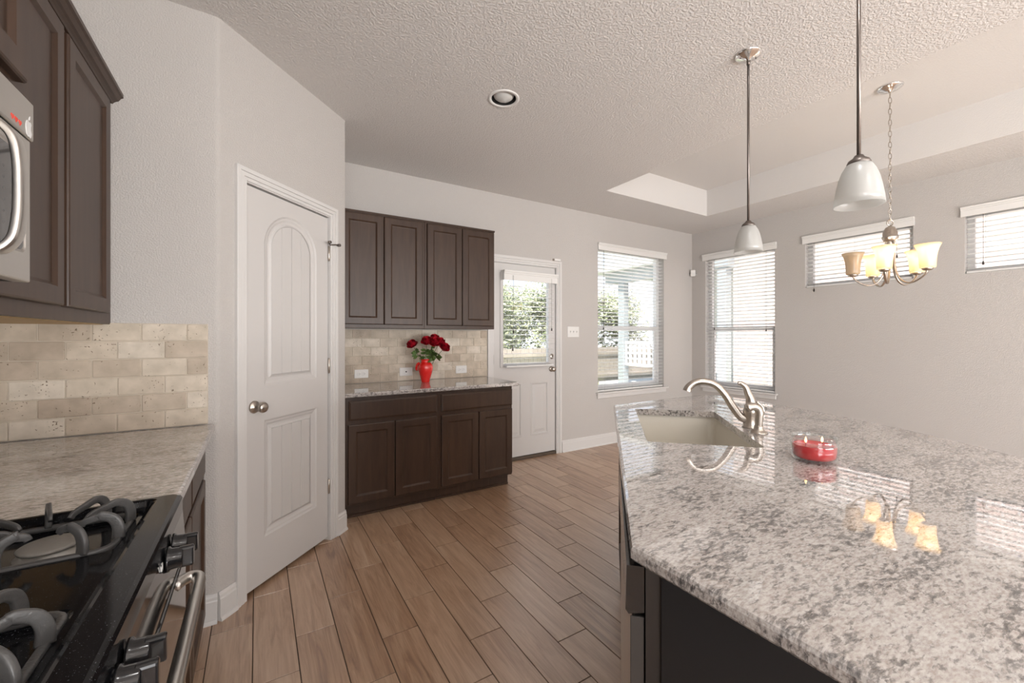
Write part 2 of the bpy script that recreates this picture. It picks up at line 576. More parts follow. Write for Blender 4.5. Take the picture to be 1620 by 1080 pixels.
def tube(mb, pts, r, n=10, closed=False, cap=True, smooth=True, flat=None, up=None):
    """sweep a circle (or a flat ellipse/rectangle section) along pts; r float or list"""
    P = [Vector(p) for p in pts]
    m = len(P)
    R = r if isinstance(r, (list, tuple)) else [r] * m
    vs, fs = [], []
    prev = None
    for i in range(m):
        if closed:
            t = P[(i + 1) % m] - P[(i - 1) % m]
        else:
            t = P[min(i + 1, m - 1)] - P[max(i - 1, 0)]
        if t.length < 1e-9:
            t = Vector((0, 0, 1))
        t.normalize()
        if up is not None:
            a = Vector(up).cross(t)
            if a.length < 1e-6:
                a = prev or Vector((1, 0, 0))
        elif prev is None:
            a = t.orthogonal()
        else:
            a = prev - t * prev.dot(t)
            if a.length < 1e-6:
                a = t.orthogonal()
        a.normalize()
        b = t.cross(a)
        prev = a
        for k in range(n):
            th = 2 * pi * (k + 0.5) / n
            ca, sb = cos(th), sin(th)
            if flat:
                e = 0.45
                ca = math.copysign(abs(ca) ** e, ca) * flat[0]
                sb = math.copysign(abs(sb) ** e, sb) * flat[1]
                vs.append(P[i] + a * ca * R[i] + b * sb * R[i])
            else:
                vs.append(P[i] + (a * ca + b * sb) * R[i])
    for i in range(m if closed else m - 1):
        j = (i + 1) % m
        for k in range(n):
            fs.append((i * n + k, i * n + (k + 1) % n, j * n + (k + 1) % n, j * n + k))
    if not closed and cap:
        fs.append(tuple(range(n - 1, -1, -1)))
        fs.append(tuple((m - 1) * n + k for k in range(n)))
    mb.add(vs, fs, smooth)
    return mb


def area2(poly):
    return sum(poly[i][0] * poly[(i + 1) % len(poly)][1] - poly[(i + 1) % len(poly)][0] * poly[i][1] for i in range(len(poly)))


def ccw(poly):
    return list(poly) if area2(poly) > 0 else list(reversed(poly))


def offset(poly, d):
    """inset a ccw polygon by d (negative grows it)"""
    n = len(poly)
    out = []
    for i in range(n):
        p0, p1, p2 = Vector(poly[i - 1]), Vector(poly[i]), Vector(poly[(i + 1) % n])
        e1 = (p1 - p0).normalized()
        e2 = (p2 - p1).normalized()
        n1 = Vector((-e1.y, e1.x))
        n2 = Vector((-e2.y, e2.x))
        k = 1 + n1.dot(n2)
        v = (n1 + n2) / max(k, 0.2)
        out.append((p1.x + v.x * d, p1.y + v.y * d))
    return out


def rect(u0, v0, u1, v1):
    return [(u0, v0), (u1, v0), (u1, v1), (u0, v1)]


def rrect(u0, v0, u1, v1, r, n=5):
    P = []
    for cx_, cy_, a0 in ((u1 - r, v0 + r, -90), (u1 - r, v1 - r, 0), (u0 + r, v1 - r, 90), (u0 + r, v0 + r, 180)):
        for k in range(n + 1):
            a = radians(a0 + 90 * k / n)
            P.append((cx_ + r * cos(a), cy_ + r * sin(a)))
    return P


def circle(cx_, cy_, r, n=32):
    return [(cx_ + r * cos(2 * pi * k / n), cy_ + r * sin(2 * pi * k / n)) for k in range(n)]


def cap(mb, outer, holes, d, fr):
    polys = [[Vector((p[0], p[1], 0)) for p in outer]] + [[Vector((p[0], p[1], 0)) for p in h_] for h_ in holes]
    flat = [p for q in polys for p in q]
    tris = tessellate_polygon(polys)
    mb.add([fr(p.x, p.y, d) for p in flat], [tuple(t) for t in tris])


def strip(mb, pa, da, pb, db, fr):
    n = len(pa)
    mb.add([fr(p[0], p[1], da) for p in pa] + [fr(p[0], p[1], db) for p in pb],
           [(i, (i + 1) % n, n + (i + 1) % n, n + i) for i in range(n)])


def solid(mb, outer, holes, d0, d1, fr=ident, ease=0.0, hole_prof=None, fill=True, back=True, ease_bot=0.0):
    """extruded polygon between depths d0 (back) and d1 (front) with eased front edge.
    holes: list of polygons. hole_prof: None = through holes, else list of (inset, depth from d1) per step; last step is filled"""
    outer = ccw(outer)
    holes = [ccw(h_) for h_ in holes]
    lo = outer
    zb = d0
    if ease_bot > 0:
        strip(mb, offset(outer, ease_bot), d0, outer, d0 + ease_bot, fr)
        lo = offset(outer, ease_bot)
        zb = d0 + ease_bot
    if ease > 0:
        q1 = offset(outer, ease * 0.3)
        q2 = offset(outer, ease)
        strip(mb, outer, zb, outer, d1 - ease, fr)
        strip(mb, outer, d1 - ease, q1, d1 - ease * 0.3, fr)
        strip(mb, q1, d1 - ease * 0.3, q2, d1, fr)
        top = q2
    else:
        strip(mb, outer, zb, outer, d1, fr)
        top = outer
    cap(mb, top, holes, d1, fr)
    for h_ in holes:
        if hole_prof is None:
            strip(mb, h_, d0, h_, d1, fr)
        else:
            prev, pd = h_, d1
            for (ins, dd) in hole_prof:
                q = offset(h_, ins)
                strip(mb, prev, pd, q, d1 + dd, fr)
                prev, pd = q, d1 + dd
            if fill:
                cap(mb, prev, [], pd, fr)
    if back:
        cap(mb, lo, holes if hole_prof is None else [], d0, fr)


def clip_x(poly, x0, x1):
    def cl(P, f, inter):
        out = []
        for i in range(len(P)):
            a, b = P[i - 1], P[i]
            if f(a) != f(b):
                out.append(inter(a, b))
            if f(b):
                out.append(b)
        return out

    def ix(x):
        return lambda a, b: (x, a[1] + (b[1] - a[1]) * (x - a[0]) / (b[0] - a[0]))
    P = cl(poly, lambda p: p[0] >= x0, ix(x0))
    P = cl(P, lambda p: p[0] <= x1, ix(x1))
    return P


def link(name, mb, mat, parent=None, loc=None):
    me = bpy.data.meshes.new(name)
    vs = mb.v
    off = Vector((0, 0, 0))
    if parent is not None:
        off = Vector(parent.get('origin', (0, 0, 0)))
    elif loc is not None:
        off = Vector(loc)
    me.from_pydata([(p[0] - off.x, p[1] - off.y, p[2] - off.z) for p in vs], [], mb.f)
    me.polygons.foreach_set('use_smooth', mb.s)
    me.validate()
    bm = bmesh.new()
    bm.from_mesh(me)
    bmesh.ops.remove_doubles(bm, verts=bm.verts, dist=1e-5)
    bmesh.ops.recalc_face_normals(bm, faces=bm.faces)
    bm.to_mesh(me)
    bm.free()
    me.materials.append(mat)
    o = bpy.data.objects.new(name, me)
    COL.objects.link(o)
    if parent is not None:
        o.parent = parent
    elif loc is not None:
        o.location = loc
    return o


def tag(o, label, cat, group=None):
    o['label'] = label
    o['category'] = cat
    if group:
        o['group'] = group
    return o


ORIG = {}


def thing(name, loc, label=None, cat=None, group=None, structure=False):
    o = bpy.data.objects.new(name, None)
    COL.objects.link(o)
    o.location = loc
    o.empty_display_size = 0.1
    ORIG[o.name] = loc
    if structure:
        o['kind'] = 'structure'
    if label:
        tag(o, label, cat, group)
    return o


def part(name, mb, mat, root, label=None):
    """root may be an Empty (thing) or a part mesh of a thing; mesh coordinates are world coordinates"""
    base = root
    off = Vector((0, 0, 0))
    while base is not None:
        off += base.location
        base = base.parent
    for i, p in enumerate(mb.v):
        mb.v[i] = (p[0] - off.x, p[1] - off.y, p[2] - off.z)
    o = link(name, mb, mat)
    o.parent = root
    if label:
        o['label'] = label
    return o


def struct(name, mb, mat, parent=None):
    if parent is not None:
        return part(name, mb, mat, parent)
    o = link(name, mb, mat)
    o['kind'] = 'structure'
    return o


def copy_tree(o, parent=None, label=None, group=None, loc=None, rotz=None):
    c = o.copy()
    COL.objects.link(c)
    if parent is not None:
        c.parent = parent
    if label:
        c['label'] = label
    if group:
        c['group'] = group
    if loc is not None:
        c.location = loc
    if rotz is not None:
        c.rotation_euler = (0, 0, rotz)
    for ch in list(o.children):
        copy_tree(ch, c)
    return c


# ------------------------------------------------------------------ room constants and wall frames
YB, XR, XL, ZC = 3.683, 5.282, -0.825, 2.765      # back wall, right wall, left wall, ceiling
YR, YREAR = 2.32, -4.5                            # alcove return wall, rear wall
PX, PY = -0.153, 2.32                             # start of the diagonal pantry wall
PEX, PEY = 0.506, 2.979                           # its far end
Q = 1 / sqrt(2)
CT = 0.907                                        # counter height


def F_back(u, v, d):
    return (u, YB - d, v)


def F_right(u, v, d):
    return (XR - d, u, v)


def F_diag(u, v, d):
    return (PX + (u + d) * Q, PY + (u - d) * Q, v)


def F_left(x0):
    return lambda u, v, d: (x0 + d, u, v)


def F_front(y0):
    return lambda u, v, d: (u, y0 - d, v)


def F_flat(u, v, d):
    return (u, v, d)


def wall_holes(mb, fr, u0, u1, v0, v1, holes, t):
    """vertical wall with rectangular holes, room face at d=0, outer at d=-t"""
    solid(mb, rect(u0, v0, u1, v1), [rect(*h_) for h_ in holes], -t, 0, fr)


# windows: (frame, u0, u1, z0, z1)
W1 = (3.475, 4.672, 0.620, 2.40)
W2 = (2.570, 3.475, 0.610, 2.40)
W3 = (1.345, 2.250, 1.855, 2.40)
W4 = (0.060, 1.008, 1.855, 2.40)
DX0, DX1, DZ1 = 2.035, 2.853, 2.075               # exterior door opening

m = MB()
wall_holes(m, F_back, XL - 0.15, XR + 0.16, -0.1, 3.2, [(DX0, -0.05, DX1, DZ1), (W1[0], W1[2], W1[1], W1[3])], 0.16)
struct('wall_back', m, M['wall'])
m = MB()
wall_holes(m, F_right, YREAR, YB + 0.16, -0.1, 3.2, [(w[0], w[2], w[1], w[3]) for w in (W2, W3, W4)], 0.16)
struct('wall_right', m, M['wall'])
m = MB()
solid(m, rect(YREAR, -0.1, YB, 3.2), [rect(-3.9, 0.7, -1.5, 2.25)], -0.15, 0, lambda u, v, d: (XL + d, u, v))
struct('wall_left', m, M['wall'])
# alcove return wall with a bullnose where it meets the diagonal wall
pts = [(XL, YR)]
rb = 0.035
tl = rb * math.tan(radians(22.5))
cxb, cyb = PX - tl, PY + rb
for k in range(7):
    a = radians(-90 + 45 * k / 6)
    pts.append((cxb + rb * cos(a), cyb + rb * sin(a)))
pts += [(PX + 0.05 * Q, PY + 0.05 * Q), (PX + 0.05 * Q - 0.11 * Q, PY + 0.05 * Q + 0.11 * Q), (XL, YR + 0.12)]
m = MB()
solid(m, pts, [], -0.1, 3.0, F_flat)
o = struct('wall_return', m, M['wall'])
m = MB()
solid(m, rect(0.05, -0.1, 0.932 - 0.02, 3.0), [rect(0.138, -0.05, 0.785, 2.075)], -0.11, 0, F_diag)
struct('wall_pantry', m, M['wall'])
m = MB()
re_ = 0.016
pp = [(PEX - 0.02 * Q, PEY - 0.02 * Q)]
te = re_ * math.tan(radians(22.5))
for k in range(6):
    a = radians(-45 + 45 * k / 5)
    pp.append((PEX - re_ + re_ * cos(a), PEY + te + re_ * sin(a)))
pp += [(PEX, YB), (PEX - 0.11, YB), (PEX - 0.11, PEY + 0.05), (PEX - 0.02 * Q - 0.11 * Q, PEY - 0.02 * Q + 0.11 * Q)]
solid(m, pp, [], -0.1, 3.0, F_flat)
struct('wall_pantry_side', m, M['wall'])
m = MB()
solid(m, rect(XL - 0.15, -0.1, XR + 0.16, 3.2), [rect(0.3, 0.02, 4.3, 2.45)], -0.15, 0, lambda u, v, d: (u, YREAR + d, v))
struct('wall_rear', m, M['wall'])

# ceiling with tray and recessed can hole
TR = (2.975, -0.60, 4.640, 3.033)
RC = (1.290, 2.193)
m = MB()
outer = rect(XL - 0.15, YREAR - 0.15, XR + 0.16, YB + 0.16)
cap(m, outer, [rect(*TR), circle(RC[0], RC[1], 0.078)], ZC, F_flat)
cap(m, outer, [], 3.2, F_flat)
strip(m, outer, ZC, outer, 3.2, F_flat)
struct('ceiling', m, M['ceiling'])
m = MB()
strip(m, rect(*TR), ZC, rect(*TR), 3.075, F_flat)
cap(m, rect(*TR), [], 3.075, F_flat)
struct('ceiling_tray', m, M['tray'])

# floor: wood-look planks along Y, third-bond joints, over a grout bed
m = MB()
PW, PL, X0 = 0.1583, 0.618, 0.142
GAP = 0.0028
k0 = int(math.floor((XL - X0) / PW)) - 1
k1 = int(math.ceil((XR - X0) / PW))
for k in range(k0, k1 + 1):
    xa, xb = X0 + k * PW + GAP / 2, X0 + (k + 1) * PW - GAP / 2
    xa, xb = max(xa, XL), min(xb, XR)
    if xb - xa < 0.01:
        continue
    ph = 1.812 + 0.206 * ((k + 1) % 3)
    j = int(math.floor((YREAR - ph) / PL)) - 1
    while ph + j * PL < YB + 0.0:
        ya, yb = ph + j * PL + GAP / 2, ph + (j + 1) * PL - GAP / 2
        j += 1
        ya, yb = max(ya, YREAR), min(yb, YB)
        if yb - ya < 0.01:
            continue
        e = 0.0012
        vs = [(xa, ya, -0.004), (xb, ya, -0.004), (xb, yb, -0.004), (xa, yb, -0.004),
              (xa + e, ya + e, 0), (xb - e, ya + e, 0), (xb - e, yb - e, 0), (xa + e, yb - e, 0)]
        m.add(vs, [(4, 5, 6, 7), (0, 1, 5, 4), (1, 2, 6, 5), (2, 3, 7, 6), (3, 0, 4, 7)])
fl = struct('floor', m, M['floor'])
m = MB()
box(m, (XL - 0.1, YREAR - 0.1, -0.1), (XR + 0.1, YB + 0.1, -0.0022))
struct('floor_grout', m, M['grout'], None)


# baseboards
def base_run(name, p0, p1, nrm):
    """profile swept from p0 to p1 with outward normal nrm"""
    prof = [(0, 0), (0.022, 0), (0.022, 0.006), (0.0165, 0.017), (0.013, 0.018), (0.013, 0.098), (0.010, 0.104), (0.0095, 0.116), (0.006, 0.124), (0.005, 0.132), (0, 0.132)]
    vs = []
    for p in (p0, p1):
        for (o_, z) in prof:
            vs.append((p[0] + nrm[0] * o_, p[1] + nrm[1] * o_, z))
    n = len(prof)
    fs = [(i, (i + 1) % n, n + (i + 1) % n, n + i) for i in range(n)]
    fs += [tuple(range(n)), tuple(range(n, 2 * n))]
    mb = MB()
    mb.add(vs, fs)
    return struct(name, mb, M['trim'])


base_run('baseboard_back', (2.925, YB), (XR - 0.013, YB), (0, -1))
base_run('baseboard_right', (XR, YREAR), (XR, YB), (-1, 0))
base_run('baseboard_return', (-0.215, YR), (PX - 0.002, YR), (0, -1))
base_run('baseboard_pantry_left', F_diag(0.0, 0, 0)[:2], F_diag(0.088, 0, 0)[:2], (Q, -Q))
base_run('baseboard_pantry_right', F_diag(0.834, 0, 0)[:2], F_diag(0.934, 0, 0)[:2], (Q, -Q))

# ------------------------------------------------------------------ doors


def casing(mb, fr, u0, u1, z1, w=0.062, d=0.017):
    """mitred casing around an opening, stepped profile"""
    for (a, b, dd) in ((0.0, 0.018, 0.009), (0.018, 0.040, 0.013), (0.040, w, d)):
        out = [(u0 - b, 0), (u0 - b, z1 + b), (u1 + b, z1 + b), (u1 + b, 0), (u1 + a, 0), (u1 + a, z1 + a), (u0 - a, z1 + a), (u0 - a, 0)]
        solid(mb, out, [], 0.0, dd, fr, ease=0.003)


def plank_fill(mb, poly, d, n, fr):
    poly = ccw(poly)
    x0 = min(p[0] for p in poly)
    x1 = max(p[0] for p in poly)
    for k in range(n):
        a, b = x0 + (x1 - x0) * k / n, x0 + (x1 - x0) * (k + 1) / n
        c = clip_x(poly, a, b)
        if len(c) < 3:
            continue
        q1 = offset(c, 0.0022)
        strip(mb, c, d - 0.0045, q1, d, fr)
        cap(mb, q1, [], d, fr)


# door_1: pantry door on the diagonal wall
d1 = thing('door_1', F_diag(0.46, 0, 0), structure=True)
m = MB()
U0, U1, V0, V1 = 0.154, 0.771, 0.022, 2.058
low = rect(0.272, 0.255, 0.668, 0.865)
bot, side, top = 1.045, 1.80, 1.975
arch = [(0.272, bot), (0.668, bot), (0.668, side)]
cu, hw = 0.47, 0.198
rise = top - side
RA = (hw * hw + rise * rise) / (2 * rise)
a1 = math.asin(hw / RA)
for k in range(1, 16):
    a = a1 - 2 * a1 * k / 16
    arch.append((cu + RA * sin(a), top - RA + RA * cos(a)))
arch.append((0.272, side))
prof = [(0.010, -0.006), (0.018, -0.007), (0.030, -0.012), (0.040, -0.012), (0.052, -0.0055)]
solid(m, rect(U0, V0, U1, V1), [low, arch], -0.050, -0.012, F_diag, hole_prof=prof, fill=False)
for poly in (low, arch):
    plank_fill(m, offset(ccw(poly), 0.052), -0.0175, 4, F_diag)
    cap(m, offset(ccw(poly), 0.050), [], -0.0215, F_diag)
part('door_slab', m, M['door'], d1)
m = MB()
casing(m, F_diag, 0.148, 0.777, 2.070)
for (a, b) in ((0.138, 0.148), (0.777, 0.785)):
    box(m, (a, 0, -0.11), (b, 2.075, 0.001), 0, F_diag)
box(m, (0.138, 2.065, -0.11), (0.785, 2.075, 0.001), 0, F_diag)
part('door_casing', m, M['trim'], d1)
m = MB()
KU, KV = 0.208, 0.945


def knob(mb, fr, u, v, d0):
    prof_ = [(0.032, 0.0), (0.032, 0.004), (0.027, 0.010), (0.013, 0.013), (0.011, 0.028), (0.016, 0.034), (0.025, 0.044), (0.0275, 0.056), (0.024, 0.066), (0.013, 0.071), (0.0, 0.072)]
    lathe(mb, prof_, (0, 0, 0), 24, lambda x, y, z: fr(u + x, v + y, d0 + z))


knob(m, F_diag, KU, KV, -0.012)
part('door_knob', m, M['nickel'], d1)
for z in (1.835, 1.117, 0.345):
    m = MB()
    lathe(m, [(0.0, -0.05), (0.0045, -0.047), (0.0065, -0.045), (0.0065, 0.045), (0.0045, 0.047), (0.0, 0.05)], (0, 0, 0), 12,
          lambda x, y, zz, z=z: F_diag(0.7745 + x, z + zz, -0.006 + y))
    box(m, (0.7735, z - 0.044, -0.012), (0.790, z + 0.044, 0.0015), 0, F_diag)
    part('hinge', m, M['nickel'], d1)
m = MB()
z = 1.885
tube(m, [F_diag(0.735, z + 0.012, 0.028), F_diag(0.755, z + 0.01, 0.012), F_diag(0.7745, z + 0.004, 0.002), F_diag(0.800, z + 0.010, 0.022), F_diag(0.822, z + 0.011, 0.033)], 0.0045, 8)
lathe(m, [(0.0, -0.008), (0.009, -0.008), (0.009, 0.008), (0.0, 0.008)], (0, 0, 0), 10, lambda x, y, zz: F_diag(0.735 + x, z + 0.012 + y, 0.03 + zz))
lathe(m, [(0.0, -0.008), (0.009, -0.008), (0.009, 0.008), (0.0, 0.008)], (0, 0, 0), 10, lambda x, y, zz: F_diag(0.822 + x, z + 0.011 + y, 0.035 + zz))
part('door_stop', m, M['bronze'], d1)

# door_2: exterior half-lite door in the back wall
d2 = thing('door_2', (2.445, YB, 0), structure=True)
m = MB()
GL = rect(2.165, 1.02, 2.745, 1.935)
pan = [rect(2.150, 0.235, 2.400, 0.815), rect(2.510, 0.235, 2.750, 0.815)]
outer_ = rect(2.048, 0.036, 2.840, 2.068)
strip(m, outer_, -0.05, outer_, -0.016, F_back)
cap(m, outer_, [GL] + [p for p in pan], -0.016, F_back)
cap(m, outer_, [GL], -0.05, F_back)
strip(m, GL, -0.05, GL, -0.016, F_back)
for p in pan:
    prev, pd = ccw(p), -0.016
    for (ins, dd) in [(0.010, 0.004), (0.018, 0.003), (0.026, -0.005), (0.036, -0.005), (0.062, 0.001)]:
        q = offset(ccw(p), ins)
        strip(m, prev, pd, q, -0.016 + dd, F_back)
        prev, pd = q, -0.016 + dd
    cap(m, prev, [], pd, F_back)
ring = offset(ccw(GL), -0.035)
solid(m, ring, [GL], -0.016, -0.006, F_back, ease=0.004)
part('door_slab', m, M['door'], d2)
m = MB()
box(m, (2.165, 1.02, -0.035), (2.745, 1.935, -0.031), 0, F_back)
part('door_glass', m, M['glass'], d2)
m = MB()
casing(m, F_back, 2.043, 2.845, 2.075, 0.070, 0.018)
for (a, b) in ((DX0, 2.043), (2.845, DX1)):
    box(m, (a, 0, -0.16), (b, DZ1, 0.001), 0, F_back)
box(m, (DX0, 2.070, -0.16), (DX1, DZ1, 0.001), 0, F_back)
part('door_casing', m, M['trim'], d2)
m = MB()
box(m, (2.043, 0.0, -0.16), (2.845, 0.030, 0.004), 0.004, F_back)
part('threshold', m, M['thresh'], d2)
m = MB()
lathe(m, [(0.031, 0), (0.031, 0.006), (0.022, 0.012), (0.011, 0.014), (0.011, 0.026), (0.024, 0.034), (0.028, 0.048), (0.022, 0.060), (0, 0.063)], (0, 0, 0), 20, lambda x, y, zz: F_back(2.790 + x, 0.945 + y, -0.016 + zz))
part('door_knob', m, M['nickel'], d2)
m = MB()
lathe(m, [(0.030, 0), (0.030, 0.008), (0.024, 0.016), (0.0, 0.018)], (0, 0, 0), 20, lambda x, y, zz: F_back(2.790 + x, 1.085 + y, -0.016 + zz))
box(m, (2.786, 1.066, 0.0), (2.794, 1.104, 0.016), 0.002, F_back)
part('deadbolt', m, M['nickel'], d2)
for z in (1.80, 1.07, 0.30):
    m = MB()
    lathe(m, [(0.0, -0.05), (0.0065, -0.047), (0.0065, 0.047), (0.0, 0.05)], (0, 0, 0), 10, lambda x, y, zz, z=z: F_back(2.0445 + x, z + zz, -0.006 + y))
    part('hinge', m, M['thresh'], d2)

# unseen window in the left wall, added to go with the left fill lamp
w5 = thing('window_5', (XL, -2.7, 0.7), structure=True)
m = MB()
solid(m, rect(-3.9, 0.7, -1.5, 2.25), [rect(-3.84, 0.76, -2.73, 2.19), rect(-2.67, 0.76, -1.56, 2.19)], -0.12, -0.06, lambda u, v, d: (XL + d, u, v))
part('window_frame', m, M['trim'], w5)
m = MB()
box(m, (XL - 0.095, -3.84, 0.76), (XL - 0.09, -1.56, 2.19))
part('window_pane', m, M['glass'], w5)

# unseen glazed door behind the camera, added to go with the rear fill
d3 = thing('added_rear_door', (2.3, YREAR, 0), structure=True)
m = MB()
for (a, b) in ((0.3, 0.38), (2.26, 2.34), (4.22, 4.3)):
    box(m, (a, YREAR - 0.10, 0.02), (b, YREAR - 0.04, 2.45))
box(m, (0.3, YREAR - 0.10, 2.37), (4.3, YREAR - 0.04, 2.45))
box(m, (0.3, YREAR - 0.10, 0.02), (4.3, YREAR - 0.04, 0.10))
part('door_frame', m, M['trim'], d3)
m = MB()
box(m, (0.38, YREAR - 0.075, 0.1), (4.22, YREAR - 0.070, 2.37))
part('door_glass', m, M['glass'], d3)

# ------------------------------------------------------------------ windows and blinds


def window(idx, fr, w, sill=True, sash=True):
    u0, u1, z0, z1 = w
    root = thing('window_%d' % idx, fr((u0 + u1) / 2, z0, 0), structure=True)
    mb = MB()
    solid(mb, rect(u0, z0, u1, z1), [rect(u0 + 0.045, z0 + 0.045, u1 - 0.045, z1 - 0.045)], -0.14, -0.085, fr)
    if sash:
        zm = (z0 + z1) / 2 - 0.09
        box(mb, (u0 + 0.03, zm - 0.022, -0.125), (u1 - 0.03, zm + 0.022, -0.088), 0.003, fr)
        solid(mb, rect(u0 + 0.045, z0 + 0.045, u1 - 0.045, zm), [rect(u0 + 0.075, z0 + 0.085, u1 - 0.075, zm - 0.03)], -0.125, -0.095, fr)
    part('window_frame', mb, M['trim'], root)
    mb = MB()
    box(mb, (u0 + 0.045, z0 + 0.045, -0.116), (u1 - 0.045, z1 - 0.045, -0.112), 0, fr)
    part('window_pane', mb, M['glass'], root)
    if sill:
        mb = MB()
        box(mb, (u0 - 0.035, z0 - 0.006, 0.0), (u1 + 0.055, z0 + 0.016, 0.042), 0.005, fr, 2)
        box(mb, (u0 + 0.001, z0 + 0.001, -0.085), (u1 - 0.001, z0 + 0.016, 0.002), 0, fr)
        part('window_sill', mb, M['trim'], root)
        mb = MB()
        box(mb, (u0 - 0.015, z0 - 0.058, 0.0), (u1 + 0.035, z0 - 0.006, 0.015), 0.004, fr)
        part('window_apron', mb, M['trim'], root)
    return root


window(1, F_back, W1)
window(2, F_right, W2)
window(3, F_right, W3, sill=False, sash=False)
window(4, F_right, W4, sill=False, sash=False)


def blind(fr, u0, u1, zt, zb, label, tilt, pitch=0.044, depth=-0.035, valext=(0.0, 0.03), valh=0.085, tassels=(), door=False, vald=0.012, valback=None, wand=None):
    root = thing('window_blind', fr((u0 + u1) / 2, zb, depth), label, 'window blind', 'white slatted blinds')
    mb = MB()
    a, b = u0 - valext[0], u1 + valext[1]
    vb = depth if valback is None else valback
    # valance board with a small crown profile, and returns at its ends
    for (zz0, zz1, dd) in ((0.0, 0.62, vald), (0.62, 0.80, vald + 0.005), (0.80, 1.0, vald + 0.011)):
        box(mb, (a, zt - valh + zz0 * valh, vald - 0.008), (b, zt - valh + zz1 * valh, dd + 0.004), 0.002, fr)
    for e in (a, b - 0.01):
        box(mb, (e, zt - valh, min(vb, 0.0)), (e + 0.01, zt, vald), 0.002, fr)
    part('valance', mb, M['slat'], root)
    mb = MB()
    n = int((zt - valh * 0.75 - zb - 0.03) / pitch)
    hw_ = 0.025
    ct, st = cos(tilt) * hw_, sin(tilt) * hw_
    ua, ub = u0 + 0.006, u1 - 0.006
    for k in range(n):
        z = zb + 0.040 + k * pitch
        th = 0.0014
        vs = []
        for u in (ua, ub):
            for (s_, cr) in ((-1, 0), (0, 0.003), (1, 0)):
                vs.append(fr(u, z + s_ * st + cr + th, depth + s_ * ct))
                vs.append(fr(u, z + s_ * st + cr - th, depth + s_ * ct))
        mb.add(vs, [(0, 2, 8, 6), (2, 4, 10, 8), (1, 3, 9, 7), (3, 5, 11, 9), (0, 1, 7, 6), (4, 5, 11, 10), (0, 2, 3, 1), (2, 4, 5, 3), (6, 8, 9, 7), (8, 10, 11, 9)])
    part('slats', mb, M['slat'], root)
    mb = MB()
    box(mb, (ua, zb + 0.002, depth - 0.024), (ub, zb + 0.020, depth + 0.024), 0.003, fr)
    part('bottom_rail', mb, M['slat'], root)
    nl = 3 if (u1 - u0) > 0.9 else 2
    for k in range(nl):
        u = u0 + 0.12 + (u1 - u0 - 0.24) * k / (nl - 1)
        mb = MB()
        for dd in (-0.026, 0.026):
            box(mb, (u - 0.001, zb + 0.01, depth + dd - 0.0006), (u + 0.001, zt - 0.03, depth + dd + 0.0006), 0, fr)
        part('ladder_cord', mb, M['cord'], root)
    for (u, z) in tassels:
        mb = MB()
        p = lambda zz, u=u: fr(u, zz, max(depth + 0.036, 0.004))
        tube(mb, [p(z), p(zt - valh * 0.5)], 0.0012, 6)
        lathe(mb, [(0.002, 0.0), (0.005, -0.004), (0.008, -0.030), (0.0, -0.034)], (0, 0, 0), 10, lambda x, y, zz, u=u, z=z: fr(u + x, z + zz, max(depth + 0.036, 0.004) + y))
        part('pull_cord', mb, M['tassel'], root)
    return root


blind(F_back, W1[0], W1[1], 2.432, W1[2] + 0.018, 'tall white blind with open slats on the window right of the white outside door', radians(4), tassels=((3.56, 1.42), (3.572, 1.33)), valext=(0.004, 0.045))
blind(F_right, W2[0], W2[1], 2.438, W2[2] + 0.018, 'tall white blind with tilted slats on the window behind the kitchen faucet', radians(11), tassels=((3.34, 1.43), (2.67, 1.40)), valext=(0.02, 0.04))
blind(F_right, W3[0], W3[1], 2.437, W3[2], 'short white blind on the high window behind the chandelier', radians(7), tassels=((1.46, 2.10), (2.16, 1.84)), valext=(0.012, 0.025))
blind(F_right, W4[0], W4[1], 2.437, W4[2], 'short white blind on the high window right of the chandelier', radians(1), tassels=((0.60, 2.05), (0.90, 1.95)), valext=(0.02, 0.025))
blind(F_back, 2.162, 2.775, 1.985, 0.985, 'white blind hung on the glass of the white outside door', radians(3), pitch=0.050, depth=0.030, valext=(0.03, 0.045), tassels=((2.245, 1.37), (2.235, 1.19), (2.735, 1.40)), vald=0.062, valback=-0.006, valh=0.10)

# ------------------------------------------------------------------ cabinets


def cab_door(mb, fr, u0, v0, u1, v1, d0=0.0, th=0.019, st=0.052):
    solid(mb, rect(u0, v0, u1, v1), [rect(u0 + st, v0 + st, u1 - st, v1 - st)], d0, d0 + th, fr, ease=0.006,
          hole_prof=[(0.0015, -0.001), (0.011, -0.009), (0.013, -0.0095)])


def drawer_front(mb, fr, u0, v0, u1, v1, d0=0.0, th=0.019):
    solid(mb, rect(u0, v0, u1, v1), [], d0, d0 + th - 0.006, fr)
    q = ccw(rect(u0, v0, u1, v1))
    strip(mb, q, d0 + th - 0.006, offset(q, 0.012), d0 + th, fr)
    cap(mb, offset(q, 0.012), [], d0 + th, fr)


def cabinet(name, fr, u0, u1, v0, v1, depth, doors, drawers, label, cat, loc, toe=False, under=None):
    root = thing(name, loc, label, cat)
    mb = MB()
    if toe:
        box(mb, (u0, 0.105, -depth), (u1, v1, 0), 0.001, fr)
    else:
        box(mb, (u0, v0, -depth), (u1, v1, 0), 0.001, fr)
    part('body', mb, M['cab'], root)
    if toe:
        mb = MB()
        box(mb, (u0, 0.0, -depth), (u1, 0.105, -0.072), 0, fr)
        box(mb, (u0, 0.0, -0.073), (u1, 0.018, -0.060), 0.004, fr)
        part('toe_kick', mb, M['cab'], root)
    for dr in doors:
        mb = MB()
        cab_door(mb, fr, *dr)
        part('door', mb, M['cab'], root)
    for dr in drawers:
        mb = MB()
        drawer_front(mb, fr, *dr)
        part('drawer', mb, M['cab'], root)
    return root


